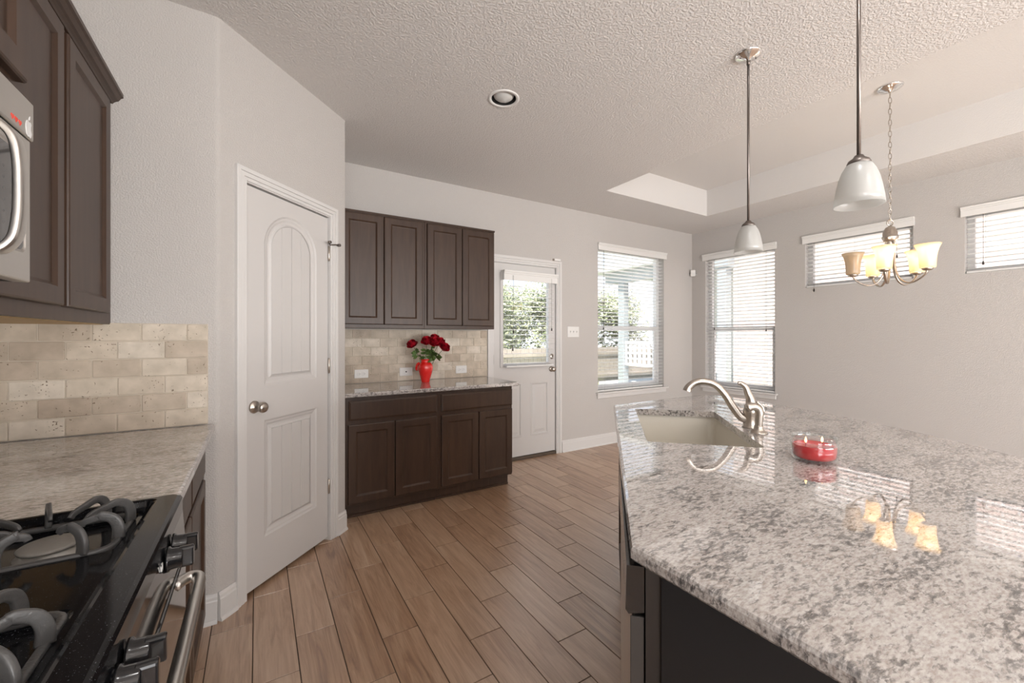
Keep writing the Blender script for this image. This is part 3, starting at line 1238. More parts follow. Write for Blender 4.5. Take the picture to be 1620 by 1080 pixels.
FB = F_front(3.079)
cabinet('base_cabinet', FB, 0.520, 1.214, 0, 0.876, 0.600, [(0.540, 0.122, 0.866, 0.682), (0.872, 0.122, 1.196, 0.682)], [(0.545, 0.712, 1.196, 0.848)],
        'dark espresso base cabinet under the vase, nearest the pantry door', 'cabinet', (0.867, 3.38, 0), toe=True)
cabinet('base_cabinet', FB, 1.215, 1.893, 0, 0.876, 0.600, [(1.236, 0.122, 1.560, 0.682), (1.567, 0.122, 1.888, 0.682)], [(1.236, 0.712, 1.888, 0.848)],
        'dark espresso base cabinet with its end next to the white outside door', 'cabinet', (1.554, 3.38, 0), toe=True)
FU = F_front(3.379)
for (a, b, drs, lab) in ((0.520, 1.206, [(0.545, 1.400, 0.864, 2.264), (0.868, 1.400, 1.187, 2.264)], 'dark wall cabinet with two doors on the back wall, nearest the pantry door'),
                         (1.207, 1.884, [(1.228, 1.400, 1.549, 2.264), (1.555, 1.400, 1.876, 2.264)], 'dark wall cabinet with two doors on the back wall, beside the white outside door')):
    r_ = cabinet('wall_cabinet', FU, a, b, 1.372, 2.286, 0.304, drs, [], lab, 'cabinet', ((a + b) / 2, 3.53, 1.372))
    mb = MB()
    box(mb, (a, 3.372, 2.274), (b + (0.004 if b > 1.5 else 0), YB, 2.2895), 0.001)
    part('top_trim', mb, M['cab'], r_)

# back counter and its tile splash
m = MB()
solid(m, [(PEX + 0.004, 3.036), (1.925, 3.036), (1.950, 3.055), (1.950, 3.30), (1.950, 3.671), (PEX + 0.004, 3.671)], [], 0.877, CT, F_flat, ease=0.007, ease_bot=0.005)
tag(link('countertop', m, M['granite_b'], loc=(0, 0, 0)), 'speckled granite countertop carrying the red vase, on the dark back wall cabinets', 'countertop')


def splash(name, fr, u0, u1, z0, z1, rows, end, label):
    root = thing(name, fr((u0 + u1) / 2, z0, 0), label, 'tile backsplash')
    mb = MB()
    box(mb, (u0, z0, 0.0005), (u1, z1, 0.007), 0, fr)
    part('grout', mb, M['tgrout'], root)
    mb = MB()
    h_ = (z1 - z0) / rows
    tw = 0.1515
    rnd = random.Random(5 if end == 'r' else 8)
    for r in range(rows):
        za, zb = z0 + r * h_, z0 + (r + 1) * h_
        x = u1 + (0.0755 if (rows - 1 - r) % 2 == 0 else 0.0)
        while x > u0:
            a, b = max(x - tw, u0), min(x, u1)
            x -= tw
            if b - a < 0.012:
                continue
            g = 0.0013
            dd = 0.0105 + rnd.uniform(-0.0007, 0.0012)
            j = [rnd.uniform(0, 0.0012) for _ in range(4)]
            solid(mb, rrect(a + g + j[0], za + g + j[1], b - g - j[2], zb - g - j[3], 0.004, 2), [], 0.002, dd, fr, ease=0.0022, back=False)
    part('tiles', mb, M['tile'], root)
    return root


splash('tile_backsplash', F_back, PEX + 0.003, 1.968, CT + 0.001, 1.366, 6, 'b', 'beige tumbled travertine backsplash behind the red vase')
splash('tile_backsplash', F_front(YR), XL + 0.003, -0.190, CT + 0.001, 1.358, 6, 'r', 'beige tumbled travertine backsplash beside the stove')

# outlets and switches
def plate(name, fr, u0, u1, z0, z1, d0, label, cat, kind):
    root = thing(name, fr((u0 + u1) / 2, (z0 + z1) / 2, d0), label, cat)
    mb = MB()
    solid(mb, rrect(u0, z0, u1, z1, 0.004, 3), [], d0, d0 + 0.006, fr, ease=0.003)
    part('cover_plate', mb, M['white'], root)
    um, zm = (u0 + u1) / 2, (z0 + z1) / 2
    if kind == 'duplex':
        for s_ in (-1, 1):
            mb = MB()
            solid(mb, rrect(um + s_ * 0.0195 - 0.015, zm - 0.016, um + s_ * 0.0195 + 0.015, zm + 0.016, 0.006, 3), [], d0 + 0.005, d0 + 0.0085, fr, ease=0.001)
            sck = part('socket', mb, M['white'], root)
            mb = MB()
            for q in (-1, 1):
                box(mb, (um + s_ * 0.0195 - 0.004, zm + q * 0.006 - 0.001, d0 + 0.008), (um + s_ * 0.0195 + 0.004, zm + q * 0.006 + 0.001, d0 + 0.009), 0, fr)
            lathe(mb, [(0.0022, 0), (0.0022, 0.001)], (0, 0, 0), 8, lambda x, y, z, s_=s_: fr(um + s_ * 0.0195 + 0.009 + x, zm + y, d0 + 0.008 + z))
            part('slots', mb, M['dark'], sck)
    elif kind == 'cable':
        mb = MB()
        lathe(mb, [(0.006, 0), (0.006, 0.006), (0.003, 0.007), (0.003, 0.011), (0, 0.011)], (0, 0, 0), 12, lambda x, y, z: fr(um + x, zm + y, d0 + 0.005 + z))
        part('cable_jack', mb, M['dark'], root)
    else:
        n = int(kind)
        for k in range(n):
            u = um + (k - (n - 1) / 2) * 0.046
            mb = MB()
            box(mb, (u - 0.005, zm - 0.012, d0 + 0.005), (u + 0.005, zm + 0.012, d0 + 0.0075), 0.001, fr)
            box(mb, (u - 0.004, zm - 0.002, d0 + 0.007), (u + 0.004, zm + 0.009, d0 + 0.016), 0.0015, fr)
            part('toggle', mb, M['cord'], root)
    return root


plate('outlet', F_back, 0.697, 0.811, 0.951, 1.024, 0.0105, 'white outlet on the tile backsplash, nearest the pantry door', 'outlet', 'duplex')
plate('cable_outlet', F_back, 1.080, 1.198, 0.952, 1.026, 0.0105, 'white cable jack plate on the tile backsplash just left of the vase', 'outlet', 'cable')
plate('outlet', F_back, 1.624, 1.740, 0.950, 1.024, 0.0105, 'white outlet on the tile backsplash right of the red vase', 'outlet', 'duplex')
plate('light_switch', F_back, 3.008, 3.176, 1.300, 1.420, 0.0, 'white triple light switch on the wall between outside door and window', 'light switch', '3')

# small sensors
t_ = thing('motion_sensor', (XR, YB, 2.20), 'small white motion sensor in the corner between the two tall windows', 'sensor')
m = MB()
cc_ = Vector((XR - 0.028, YB - 0.028))
solid(m, [(XR - 0.085, YB - 0.002), (XR - 0.002, YB - 0.085), (XR - 0.002, YB - 0.002)], [], 2.175, 2.18, F_flat)
fr_s = lambda u, v, d: (XR - 0.040 + (u - d) * Q, YB - 0.040 - (u + d) * Q, v)
box(m, (-0.032, 2.155, -0.004), (0.032, 2.245, 0.030), 0.008, fr_s, 2)
part('housing', m, M['white'], t_)
m = MB()
box(m, (-0.020, 2.170, 0.028), (0.020, 2.205, 0.0325), 0.004, fr_s, 2)
part('lens', m, M['mark'], t_)
t_ = thing('door_alarm_sensor', (2.86, YB, 2.149), 'small white alarm sensor sitting on top of the outside door frame', 'sensor')
m = MB()
box(m, (2.81, 2.147, 0.001), (2.895, 2.172, 0.022), 0.003, F_back)
part('housing', m, M['white'], t_)
m = MB()
box(m, (2.796, 2.147, 0.001), (2.808, 2.172, 0.018), 0.002, F_back)
part('magnet', m, M['nickel'], t_)

# ------------------------------------------------------------------ left side: counter, base cabinet, wall cabinets
FL = F_left(-0.205)
cabinet('base_cabinet', FL, 1.302, 2.316, 0, 0.876, 0.615,
        [(1.325, 0.125, 1.735, 0.700), (1.745, 0.125, 2.165, 0.700)], [(1.325, 0.722, 1.735, 0.852), (1.745, 0.722, 2.165, 0.852)],
        'dark base cabinet under the left counter between stove and pantry wall', 'cabinet', (-0.5, 1.81, 0), toe=True)
m = MB()
solid(m, [(XL + 0.003, 1.302), (-0.163, 1.302), (-0.163, 2.290), (-0.170, 2.309), (XL + 0.003, 2.309)], [], 0.877, CT, F_flat, ease=0.008, ease_bot=0.006)
tag(link('countertop', m, M['granite'], loc=(0, 0, 0)), 'speckled granite countertop beside the stove, below the stone tiles', 'countertop')

FW = F_left(-0.515)
r_ = cabinet('wall_cabinet', FW, 1.312, 2.318, 1.352, 2.268, 0.308,
             [(1.330, 1.395, 1.776, 2.240), (1.812, 1.395, 2.232, 2.240)], [],
             'tall dark wall cabinet beside the microwave, above the left counter', 'cabinet', (-0.67, 1.82, 1.352))
m = MB()
box(m, (XL + 0.004, 1.330, 1.350), (-0.535, 2.300, 1.3525))
part('underside', m, M['cab_in'], r_, 'light maple underside')
# crown: profile in (x, z) swept along y
cp = [(-0.515, 2.262), (-0.508, 2.262), (-0.504, 2.268), (-0.497, 2.274), (-0.490, 2.277), (-0.482, 2.290), (-0.475, 2.294), (-0.475, 2.308), (-0.515, 2.308)]
m = MB()
n_ = len(cp)
vs = [(x, y, z) for y in (0.50, 2.318) for (x, z) in cp]
m.add(vs, [(i, (i + 1) % n_, n_ + (i + 1) % n_, n_ + i) for i in range(n_)] + [tuple(range(n_)), tuple(range(n_, 2 * n_))])
part('crown_moulding', m, M['cab'], r_)
FM_ = F_left(-0.437)
r_ = cabinet('wall_cabinet', FM_, 0.540, 1.308, 1.830, 2.262, 0.386, [(0.560, 1.842, 0.915, 2.240), (0.925, 1.842, 1.300, 2.240)], [],
             'dark wall cabinet directly above the microwave', 'cabinet', (-0.63, 0.92, 1.83))

# microwave
mw = thing('microwave', (-0.62, 0.92, 1.417), 'stainless over-the-range microwave with heart and apple stickers, above the stove', 'microwave')
m = MB()
box(m, (XL + 0.003, 0.542, 1.417), (-0.440, 1.300, 1.826), 0.002)
part('body', m, M['dark'], mw)
FMW = F_left(-0.440)
m = MB()
solid(m, rect(0.542, 1.417, 1.300, 1.719), [rrect(0.60, 1.475, 1.278, 1.686, 0.018, 5)], 0, 0.025, FMW, ease=0.004, hole_prof=[(0.002, -0.002), (0.004, -0.003)])
part('front_panel', m, M['steel'], mw)
m = MB()
solid(m, rrect(0.606, 1.481, 1.272, 1.680, 0.014, 5), [], 0.020, 0.0235, FMW, ease=0.001)
cp_ = part('control_glass', m, M['blackglass'], mw)
for r in range(6):
    for c in range(3):
        m = MB()
        box(m, (1.16 + c * 0.030, 1.52 + r * 0.022, 0.0234), (1.165 + c * 0.030, 1.524 + r * 0.022, 0.0238), 0, FMW)
        part('keypad_mark', m, M['keymark'], cp_)
m = MB()
solid(m, rect(0.542, 1.7225, 1.310, 1.803), [], 0, 0.027, FMW, ease=0.004)
part('vent_strip', m, M['steel'], mw)
m = MB()
hp = spline([(-0.418, 1.155, 1.462), (-0.404, 1.155, 1.465), (-0.389, 1.155, 1.488), (-0.383, 1.155, 1.53), (-0.382, 1.155, 1.58), (-0.383, 1.155, 1.63), (-0.389, 1.155, 1.672), (-0.404, 1.155, 1.694), (-0.418, 1.155, 1.697)], 6)
tube(m, hp, 0.009, 16, flat=(1.9, 0.8), up=(1, 0, 0))
part('handle', m, M['steel'], mw)


def heart(mb, fr, u, v, s, d):
    P = []
    for k in range(28):
        t = 2 * pi * k / 28
        P.append((u + s * 16 * sin(t) ** 3 / 17, v + s * (13 * cos(t) - 5 * cos(2 * t) - 2 * cos(3 * t) - cos(4 * t)) / 17))
    solid(mb, P, [], d, d + 0.0006, fr)


for u in (1.216, 1.231, 1.247):
    m = MB()
    heart(m, FMW, u, 1.738, 0.0065, 0.0270)
    part('sticker', m, M['red_st'], mw, 'red heart sticker')
m = MB()
AU, AV, AS = 1.285, 1.742, 0.0165
left = [(0, 0.80), (-0.25, 0.92), (-0.55, 0.92), (-0.85, 0.70), (-1.0, 0.30), (-0.98, -0.15), (-0.85, -0.60), (-0.62, -0.98), (-0.38, -1.14), (-0.15, -1.08), (0, -1.03)]
right = [(0.15, -1.08), (0.38, -1.14), (0.60, -1.0), (0.80, -0.68), (0.90, -0.40), (0.72, -0.25), (0.60, 0.0), (0.58, 0.25), (0.66, 0.50), (0.82, 0.68), (0.60, 0.90), (0.28, 0.92)]
sc_ = (0.85, 1.0)
P = [(AU + sc_[0] * AS * x, AV + AS * y) for x, y in left + right]
solid(m, P, [], 0.0270, 0.0276, FMW)
lf = [(0.02, 1.08), (0.05, 1.40), (0.30, 1.66), (0.42, 1.70), (0.42, 1.40), (0.24, 1.16)]
solid(m, [(AU + sc_[0] * AS * x, AV + AS * y) for x, y in lf], [], 0.0270, 0.0276, FMW)
part('sticker', m, M['white_st'], mw, 'white sticker of a bitten apple with a leaf')

# ------------------------------------------------------------------ gas range
rg = thing('gas_range', (-0.49, 0.92, 0), 'black gas range with cast iron grates and steel oven handle', 'stove')
m = MB()
box(m, (XL + 0.004, 0.545, 0.03), (-0.178, 1.297, 0.872), 0.002)
part('body', m, M['blackplastic'], rg)
m = MB()
rim = [(XL + 0.004, 0.540), (-0.170, 0.540), (-0.156, 0.552), (-0.156, 1.286), (-0.170, 1.3005), (XL + 0.004, 1.3005)]
basin = rrect(-0.780, 0.560, -0.200, 1.284, 0.02, 4)
# rim
ro = ccw(rim)
strip(m, ro, 0.873, ro, 0.908, F_flat)
q1, q2 = offset(ro, 0.003), offset(ro, 0.009)
strip(m, ro, 0.908, q1, 0.914, F_flat)
strip(m, q1, 0.914, q2, 0.917, F_flat)
cap(m, q2, [basin], 0.917, F_flat)
prev, pd = ccw(basin), 0.917
for (ins, z) in ((0.006, 0.914), (0.012, 0.903), (0.020, 0.898)):
    q = offset(ccw(basin), ins)
    strip(m, prev, pd, q, z, F_flat)
    prev, pd = q, z
REC = [rrect(-0.460, 1.058, -0.228, 1.262, 0.022, 4), rrect(-0.460, 0.600, -0.228, 0.868, 0.022, 4), rrect(-0.745, 1.058, -0.500, 1.262, 0.022, 4), rrect(-0.745, 0.600, -0.500, 0.868, 0.022, 4)]
cap(m, prev, REC, pd, F_flat)
for rc in REC:
    p_, z_ = ccw(rc), pd
    for (ins, z) in ((0.004, pd - 0.002), (0.012, pd - 0.010), (0.022, pd - 0.012)):
        q = offset(ccw(rc), ins)
        strip(m, p_, z_, q, z, F_flat)
        p_, z_ = q, z
    cap(m, p_, [], z_, F_flat)
cap(m, ro, [], 0.873, F_flat)
part('cooktop', m, M['enamel'], rg)
m = MB()
solid(m, [(-0.178, 0.785), (-0.150, 0.790), (-0.1565, 0.876), (-0.178, 0.876)], [], 0.548, 1.292, lambda u, v, d: (u, d, v))
part('control_panel', m, M['blackglass'], rg)
for (y, turn) in ((1.130, 0.15), (1.064, -0.1), (0.768, 0.1), (0.712, 0.0)):
    m = MB()
    kx, kz = -0.1535, 0.856
    lathe(m, [(0.024, 0.0), (0.024, 0.004), (0.0205, 0.007), (0.019, 0.024), (0.017, 0.026), (0.0, 0.026)], (kx, y, kz), 24, axis='X')
    k_ = part('knob', m, M['blackplastic'], rg)
    m = MB()
    fk = lambda u, v, d, y=y, turn=turn: (kx + d, y + u * cos(turn) - v * sin(turn), kz + u * sin(turn) + v * cos(turn))
    solid(m, rrect(-0.0075, -0.0205, 0.0075, 0.0205, 0.006, 3), [], 0.020, 0.043, fk, ease=0.003)
    part('grip', m, M['blackplastic'], k_)
    m = MB()
    yy = y + 0.0
    px_ = -0.1545
    for (ya, yb, za, zb) in ((-0.056, -0.053, 0.856, 0.871), (-0.045, -0.042, 0.856, 0.871), (-0.056, -0.042, 0.856, 0.8585), (-0.056, -0.042, 0.8685, 0.871)):
        box(m, (px_ - 0.0005, yy + ya, za), (px_ + 0.0012, yy + yb, zb))
    part('burner_mark', m, M['mark'], k_)
m = MB()
FO = F_left(-0.178)
solid(m, rect(0.552, 0.245, 1.290, 0.770), [rrect(0.66, 0.36, 1.18, 0.62, 0.02, 4)], 0, 0.028, FO, ease=0.004, hole_prof=[(0.002, -0.002), (0.004, -0.003)])
od = part('oven_door', m, M['blackglass'], rg)
m = MB()
for k in range(3):
    box(m, (0.56, 0.7745 + k * 0.004, 0.0), (1.28, 0.7760 + k * 0.004, 0.0255), 0, FO)
part('vent_slats', m, M['dark'], rg)
m = MB()
HX, HZ = -0.112, 0.745
pts_ = spline([(-0.156, 1.172, HZ + 0.002), (-0.143, 1.196, HZ + 0.002), (-0.127, 1.204, HZ + 0.001), (-0.115, 1.192, HZ), (HX, 1.15, HZ)], 6) + [Vector((HX, y_, HZ)) for y_ in (1.0, 0.9, 0.8)] + \
    spline([(HX, 0.69, HZ), (-0.115, 0.648, HZ), (-0.127, 0.636, HZ + 0.001), (-0.143, 0.644, HZ + 0.002), (-0.156, 0.668, HZ + 0.002)], 6)
tube(m, pts_, 0.0125, 16)
part('handle', m, M['steel'], od, 'brushed steel bar handle')
m = MB()
solid(m, rect(0.552, 0.055, 1.290, 0.235), [], 0, 0.026, FO, ease=0.004)
part('storage_drawer', m, M['blackplastic'], rg)

# burners and grates
for (bx, by) in ((-0.335, 1.130), (-0.335, 0.735), (-0.62, 1.150), (-0.62, 0.735)):
    m = MB()
    lathe(m, [(0.048, 0.0), (0.048, 0.005), (0.040, 0.006), (0.040, 0.0135), (0.0, 0.0135)], (bx, by, 0.8865), 32)
    b_ = part('burner', m, M['alu'], rg)
    m = MB()
    lathe(m, [(0.038, 0.0), (0.0435, 0.002), (0.0445, 0.006), (0.041, 0.0085), (0.0, 0.0095)], (bx, by, 0.9005), 36)
    part('burner_cap', m, M['cap'], b_)

GT = 0.950


def finger(mb, p_out, p_in, curl=0.0, w=1.0):
    """arched cast-iron finger rising from the grate frame at p_out and reaching in towards p_in"""
    a, b = Vector((*p_out, 0)), Vector((*p_in, 0))
    d = (b - a)
    L = d.length
    d.normalize()
    P = [a + Vector((0, 0, 0.900)), a + d * 0.000 + Vector((0, 0, 0.922)), a + d * 0.008 + Vector((0, 0, GT - 0.010)), a + d * 0.026 + Vector((0, 0, GT)),
         a + d * (L * 0.55) + Vector((0, 0, GT - 0.002)), a + d * (L * 0.9) + Vector((0, 0, GT - 0.007 - curl * 0.5)), b + Vector((0, 0, GT - 0.014 - curl))]
    P = spline(P, 5)
    n = len(P)
    R = [0.0085 * (1.25 - 0.55 * i / (n - 1)) for i in range(n)]
    tube(mb, P, R, 12, flat=(0.95, 0.52), up=(-d.y, d.x, 0))


for (x0_, x1_, y0_, y1_, bx, by) in ((-0.452, -0.236, 1.066, 1.254, -0.335, 1.130), (-0.452, -0.236, 0.608, 0.860, -0.335, 0.735),
                                     (-0.737, -0.508, 1.066, 1.254, -0.62, 1.150), (-0.737, -0.508, 0.608, 0.860, -0.62, 0.735)):
    m = MB()
    ring_ = [Vector((p[0], p[1], 0.897)) for p in rrect(x0_, y0_, x1_, y1_, 0.03, 5)]
    tube(m, ring_, 0.0058, 8, closed=True, flat=(1.0, 1.0), up=(0, 0, 1))
    yc = (y0_ + y1_) / 2
    for s_ in (-1, 1):
        finger(m, (x1_, yc + s_ * 0.045), (bx + 0.046, by + 0.016 * s_))
        finger(m, (x0_, yc + s_ * 0.045), (bx - 0.046, by + 0.016 * s_))
    finger(m, (bx + 0.050, y1_), (bx + 0.016, by + 0.040))
    finger(m, (bx - 0.040, y1_), (bx - 0.014, by + 0.046))
    finger(m, (bx + 0.060, y0_), (bx + 0.022, by - 0.036))
    finger(m, (bx - 0.050, y0_), (bx - 0.014, by - 0.046))
    part('grate', m, M['iron'], rg)

# ------------------------------------------------------------------ island
A_ = (1.757, 1.733)
ISL = [(0.601, -0.75), (0.601, 0.548), A_, (2.515, 1.733), (2.600, 1.712), (2.640, 1.655), (2.650, 1.56), (2.640, 1.43), (2.595, 1.25), (2.530, 1.045), (2.475, 0.90), (2.428, 0.78),
       (2.365, 0.645), (2.255, 0.45), (2.131, 0.274), (1.98, 0.09), (1.80, -0.10), (1.60, -0.27), (1.36, -0.44), (1.10, -0.58), (0.85, -0.68)]
SINK = [(1.250, 1.060), (1.534, 0.778), (2.048, 1.298), (1.764, 1.580)]
sk = ccw(SINK)


def rounded(poly, r, n=4):
    out = []
    L_ = len(poly)
    for i in range(L_):
        p0, p1, p2 = Vector(poly[i - 1]), Vector(poly[i]), Vector(poly[(i + 1) % L_])
        e1, e2 = (p0 - p1).normalized(), (p2 - p1).normalized()
        for k in range(n + 1):
            t = k / n
            a, b = p1 + e1 * r, p1 + e2 * r
            q = (1 - t) ** 2 * a + 2 * t * (1 - t) * p1 + t * t * b
            out.append((q.x, q.y))
    return out


skr = rounded(sk, 0.018)
m = MB()
solid(m, ISL, [skr], CT - 0.031, CT, F_flat, ease=0.009, ease_bot=0.007)
tag(link('island_countertop', m, M['granite'], loc=(0, 0, 0)), 'large polished granite island top with a cut-out for the sink', 'countertop')

isl = thing('island_cabinet', (1.3, 0.6, 0), 'dark kitchen island base under the granite top with the sink', 'island')
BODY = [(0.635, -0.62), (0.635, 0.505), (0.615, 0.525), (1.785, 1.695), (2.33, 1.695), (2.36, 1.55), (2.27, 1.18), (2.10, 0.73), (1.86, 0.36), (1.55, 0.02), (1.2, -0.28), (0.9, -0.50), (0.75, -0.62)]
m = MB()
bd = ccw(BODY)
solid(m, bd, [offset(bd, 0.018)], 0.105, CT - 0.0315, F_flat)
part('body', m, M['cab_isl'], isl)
m = MB()
tk = offset(bd, 0.06)
solid(m, tk, [offset(bd, 0.078)], 0.0, 0.105, F_flat)
part('toe_kick', m, M['cab'], isl)
m = MB()
box(m, (0.627, -0.60, 0.02), (0.6345, 0.500, CT - 0.034), 0.001)
part('end_panel', m, M['panel'], isl, 'matte black end panel')


def F_isl(u, v, d):
    # along the island's diagonal front, u from the near corner, d outwards
    return (0.615 + (u - d) * Q, 0.525 + (u + d) * Q, v)


for (u0, u1) in ((0.655, 1.095), (1.105, 1.560)):
    m = MB()
    cab_door(m, F_isl, u0, 0.13, u1, 0.70)
    part('door', m, M['cab'], isl)
m = MB()
drawer_front(m, F_isl, 0.655, 0.72, 1.560, 0.850)
part('drawer_front', m, M['cab'], isl)

dw = thing('dishwasher', F_isl(0.32, 0.0, 0.01), 'dishwasher with black control strip at the near corner of the island', 'dishwasher')
m = MB()
# bowed steel door
n_ = 9
vs, fs = [], []
us = [0.012 + (0.628 - 0.012) * k / (n_ - 1) for k in range(n_)]
for u in us:
    bow = 0.024 + 0.012 * (1 - ((u - 0.32) / 0.308) ** 2)
    for (z, d) in ((0.115, 0.002), (0.115, bow), (0.772, bow), (0.772, 0.002)):
        vs.append(F_isl(u, z, d))
for k in range(n_ - 1):
    for j in range(4):
        fs.append((k * 4 + j, k * 4 + (j + 1) % 4, (k + 1) * 4 + (j + 1) % 4, (k + 1) * 4 + j))
fs += [(0, 1, 2, 3), tuple((n_ - 1) * 4 + j for j in range(4))]
m.add(vs, fs)
part('door', m, M['steel'], dw)
m = MB()
box(m, (0.0085, 0.115, 0.002), (0.0125, 0.772, 0.027), 0.001, F_isl)
part('door_edge', m, M['edge'], dw)
m = MB()
solid(m, [(0.002, 0.782), (0.030, 0.776), (0.036, 0.784), (0.034, 0.868), (0.002, 0.868)], [], 0.008, 0.632, lambda u, v, d: F_isl(d, v, u))
part('control_strip', m, M['blackplastic'], dw)

# undermount sink
sn = thing('sink', (1.649, 1.179, CT - 0.25), 'cream undermount sink set in the island granite', 'sink')
m = MB()
s0 = offset(rounded(sk, 0.03), -0.012)
zt_ = CT - 0.0318
prev, pd = s0, zt_
outer_w = offset(rounded(sk, 0.03), -0.03)
cap(m, outer_w, [s0], zt_, F_flat)
for (ins, z) in ((0.008, zt_ - 0.10), (0.014, zt_ - 0.185), (0.030, zt_ - 0.208), (0.06, zt_ - 0.212)):
    q = offset(rounded(sk, 0.03), -0.012 + ins)
    strip(m, prev, pd, q, z, F_flat)
    prev, pd = q, z
cap(m, prev, [], pd, F_flat)
prev, pd = outer_w, zt_
for (ins, z) in ((-0.024, zt_ - 0.012), (0.0, zt_ - 0.22)):
    q = offset(rounded(sk, 0.03), ins)
    strip(m, prev, pd, q, z, F_flat)
    prev, pd = q, z
cap(m, prev, [], pd, F_flat)
part('basin', m, M['sink'], sn)
m = MB()
lathe(m, [(0.045, 0.0), (0.045, 0.003), (0.030, 0.004), (0.025, 0.001), (0.0, 0.001)], (1.649, 1.179, zt_ - 0.2125), 24)
part('drain', m, M['nickel'], sn)

# faucet
fc = thing('faucet', (1.823, 0.991, CT), 'brushed nickel faucet with curved spout and lever behind the island sink', 'faucet')
BX, BY = 1.823, 0.991
m = MB()
lathe(m, [(0.030, 0.0), (0.030, 0.004), (0.0265, 0.008), (0.0250, 0.012), (0.0245, 0.060), (0.0265, 0.063), (0.0265, 0.074), (0.022, 0.090), (0.012, 0.098), (0.0, 0.100)], (BX, BY, CT), 32)
part('body', m, M['nickel'], fc)


def fp(s_, z):
    """point in the spout plane, s_ metres from the base towards the sink"""
    return (BX - s_ * Q, BY + s_ * Q, z)


m = MB()
sp_ = spline([fp(0.000, 0.938), fp(0.035, 0.952), (fp(0.070, 1.000)), fp(0.100, 1.050), fp(0.140, 1.091), fp(0.185, 1.103), fp(0.222, 1.096), fp(0.247, 1.075), fp(0.254, 1.058)], 6)
n_ = len(sp_)
R_ = [0.0175 - 0.0025 * min(1, i / (n_ * 0.5)) + 0.004 * max(0, (i / (n_ - 1) - 0.72) / 0.28) for i in range(n_)]
tube(m, sp_, R_, 16)
part('spout', m, M['nickel'], fc)
m = MB()
lv = spline([(BX, BY, 0.985), (BX + 0.004, BY - 0.003, 1.005), (BX + 0.003, BY - 0.002, 1.030), fp(0.006, 1.055), fp(0.016, 1.082), fp(0.034, 1.098), fp(0.046, 1.098)], 5)
n_ = len(lv)
R_ = [max(0.0075, 0.0245 * (1 - 0.75 * (i / (n_ - 1)) ** 1.0)) for i in range(n_)]
tube(m, lv, R_, 14)
part('lever', m, M['nickel'], fc)

ss = thing('side_sprayer', (1.755, 0.917, CT), 'small brushed nickel side sprayer standing just in front of the faucet', 'sprayer')
SX, SY = 1.755, 0.917
m = MB()
lathe(m, [(0.034, 0.0), (0.033, 0.003), (0.026, 0.008), (0.019, 0.014), (0.0165, 0.024), (0.016, 0.030), (0.0, 0.032)], (SX, SY, CT), 28)
part('base', m, M['nickel'], ss)
m = MB()
hd = spline([(SX, SY, CT + 0.026), (SX + 0.001, SY - 0.001, CT + 0.055), (SX + 0.002, SY - 0.002, CT + 0.080), (SX - 0.004, SY + 0.003, CT + 0.100), (SX - 0.020, SY + 0.014, CT + 0.108), (SX - 0.040, SY + 0.027, CT + 0.102)], 5)
n_ = len(hd)
R_ = [0.014 + 0.003 * (i / (n_ - 1)) for i in range(n_)]
tube(m, hd, R_, 14)
part('spray_head', m, M['nickel'], ss)
m = MB()
tg = spline([(SX + 0.016, SY - 0.008, CT + 0.055), (SX + 0.018, SY - 0.010, CT + 0.080), (SX + 0.012, SY - 0.006, CT + 0.108), (SX - 0.006, SY + 0.006, CT + 0.126)], 4)
tube(m, tg, 0.004, 8, flat=(1.6, 0.8), up=(0, 0, 1))
part('trigger', m, M['nickel'], ss)

# candle
cd = thing('candle', (1.512, 0.619, CT), 'red two-wick candle burning in a clear glass jar on the island', 'candle')
cx_, cy_ = 1.512, 0.619
m = MB()
lathe_open(m, [(0.0, 0.003), (0.047, 0.003), (0.052, 0.0), (0.057, 0.003), (0.061, 0.010), (0.0625, 0.018), (0.0630, 0.050), (0.0620, 0.058), (0.0590, 0.062), (0.0595, 0.074), (0.0620, 0.0765), (0.0600, 0.080), (0.0570, 0.076), (0.0565, 0.062), (0.0590, 0.056), (0.0600, 0.050), (0.0595, 0.018), (0.055, 0.010), (0.0, 0.008)], (cx_, cy_, CT), 48)
part('jar', m, M['jar'], cd, 'clear glass jar')
m = MB()
lathe(m, [(0.052, 0.0105), (0.0585, 0.019), (0.0592, 0.030), (0.0590, 0.0515), (0.054, 0.0495), (0.0, 0.049)], (cx_, cy_, CT), 48)
wx = part('wax', m, M['wax'], cd, 'red wax')
for (dx, dy) in ((-0.022, 0.014), (0.026, -0.012)):
    m = MB()
    tube(m, [(cx_ + dx, cy_ + dy, CT + 0.048), (cx_ + dx, cy_ + dy, CT + 0.058)], 0.0009, 6)
    part('wick', m, M['dark'], cd)
    m = MB()
    lathe(m, [(0.0, 0.0), (0.0025, 0.003), (0.0036, 0.007), (0.0026, 0.013), (0.0, 0.020)], (cx_ + dx, cy_ + dy, CT + 0.056), 12)
    part('flame', m, M['flame'], cd)

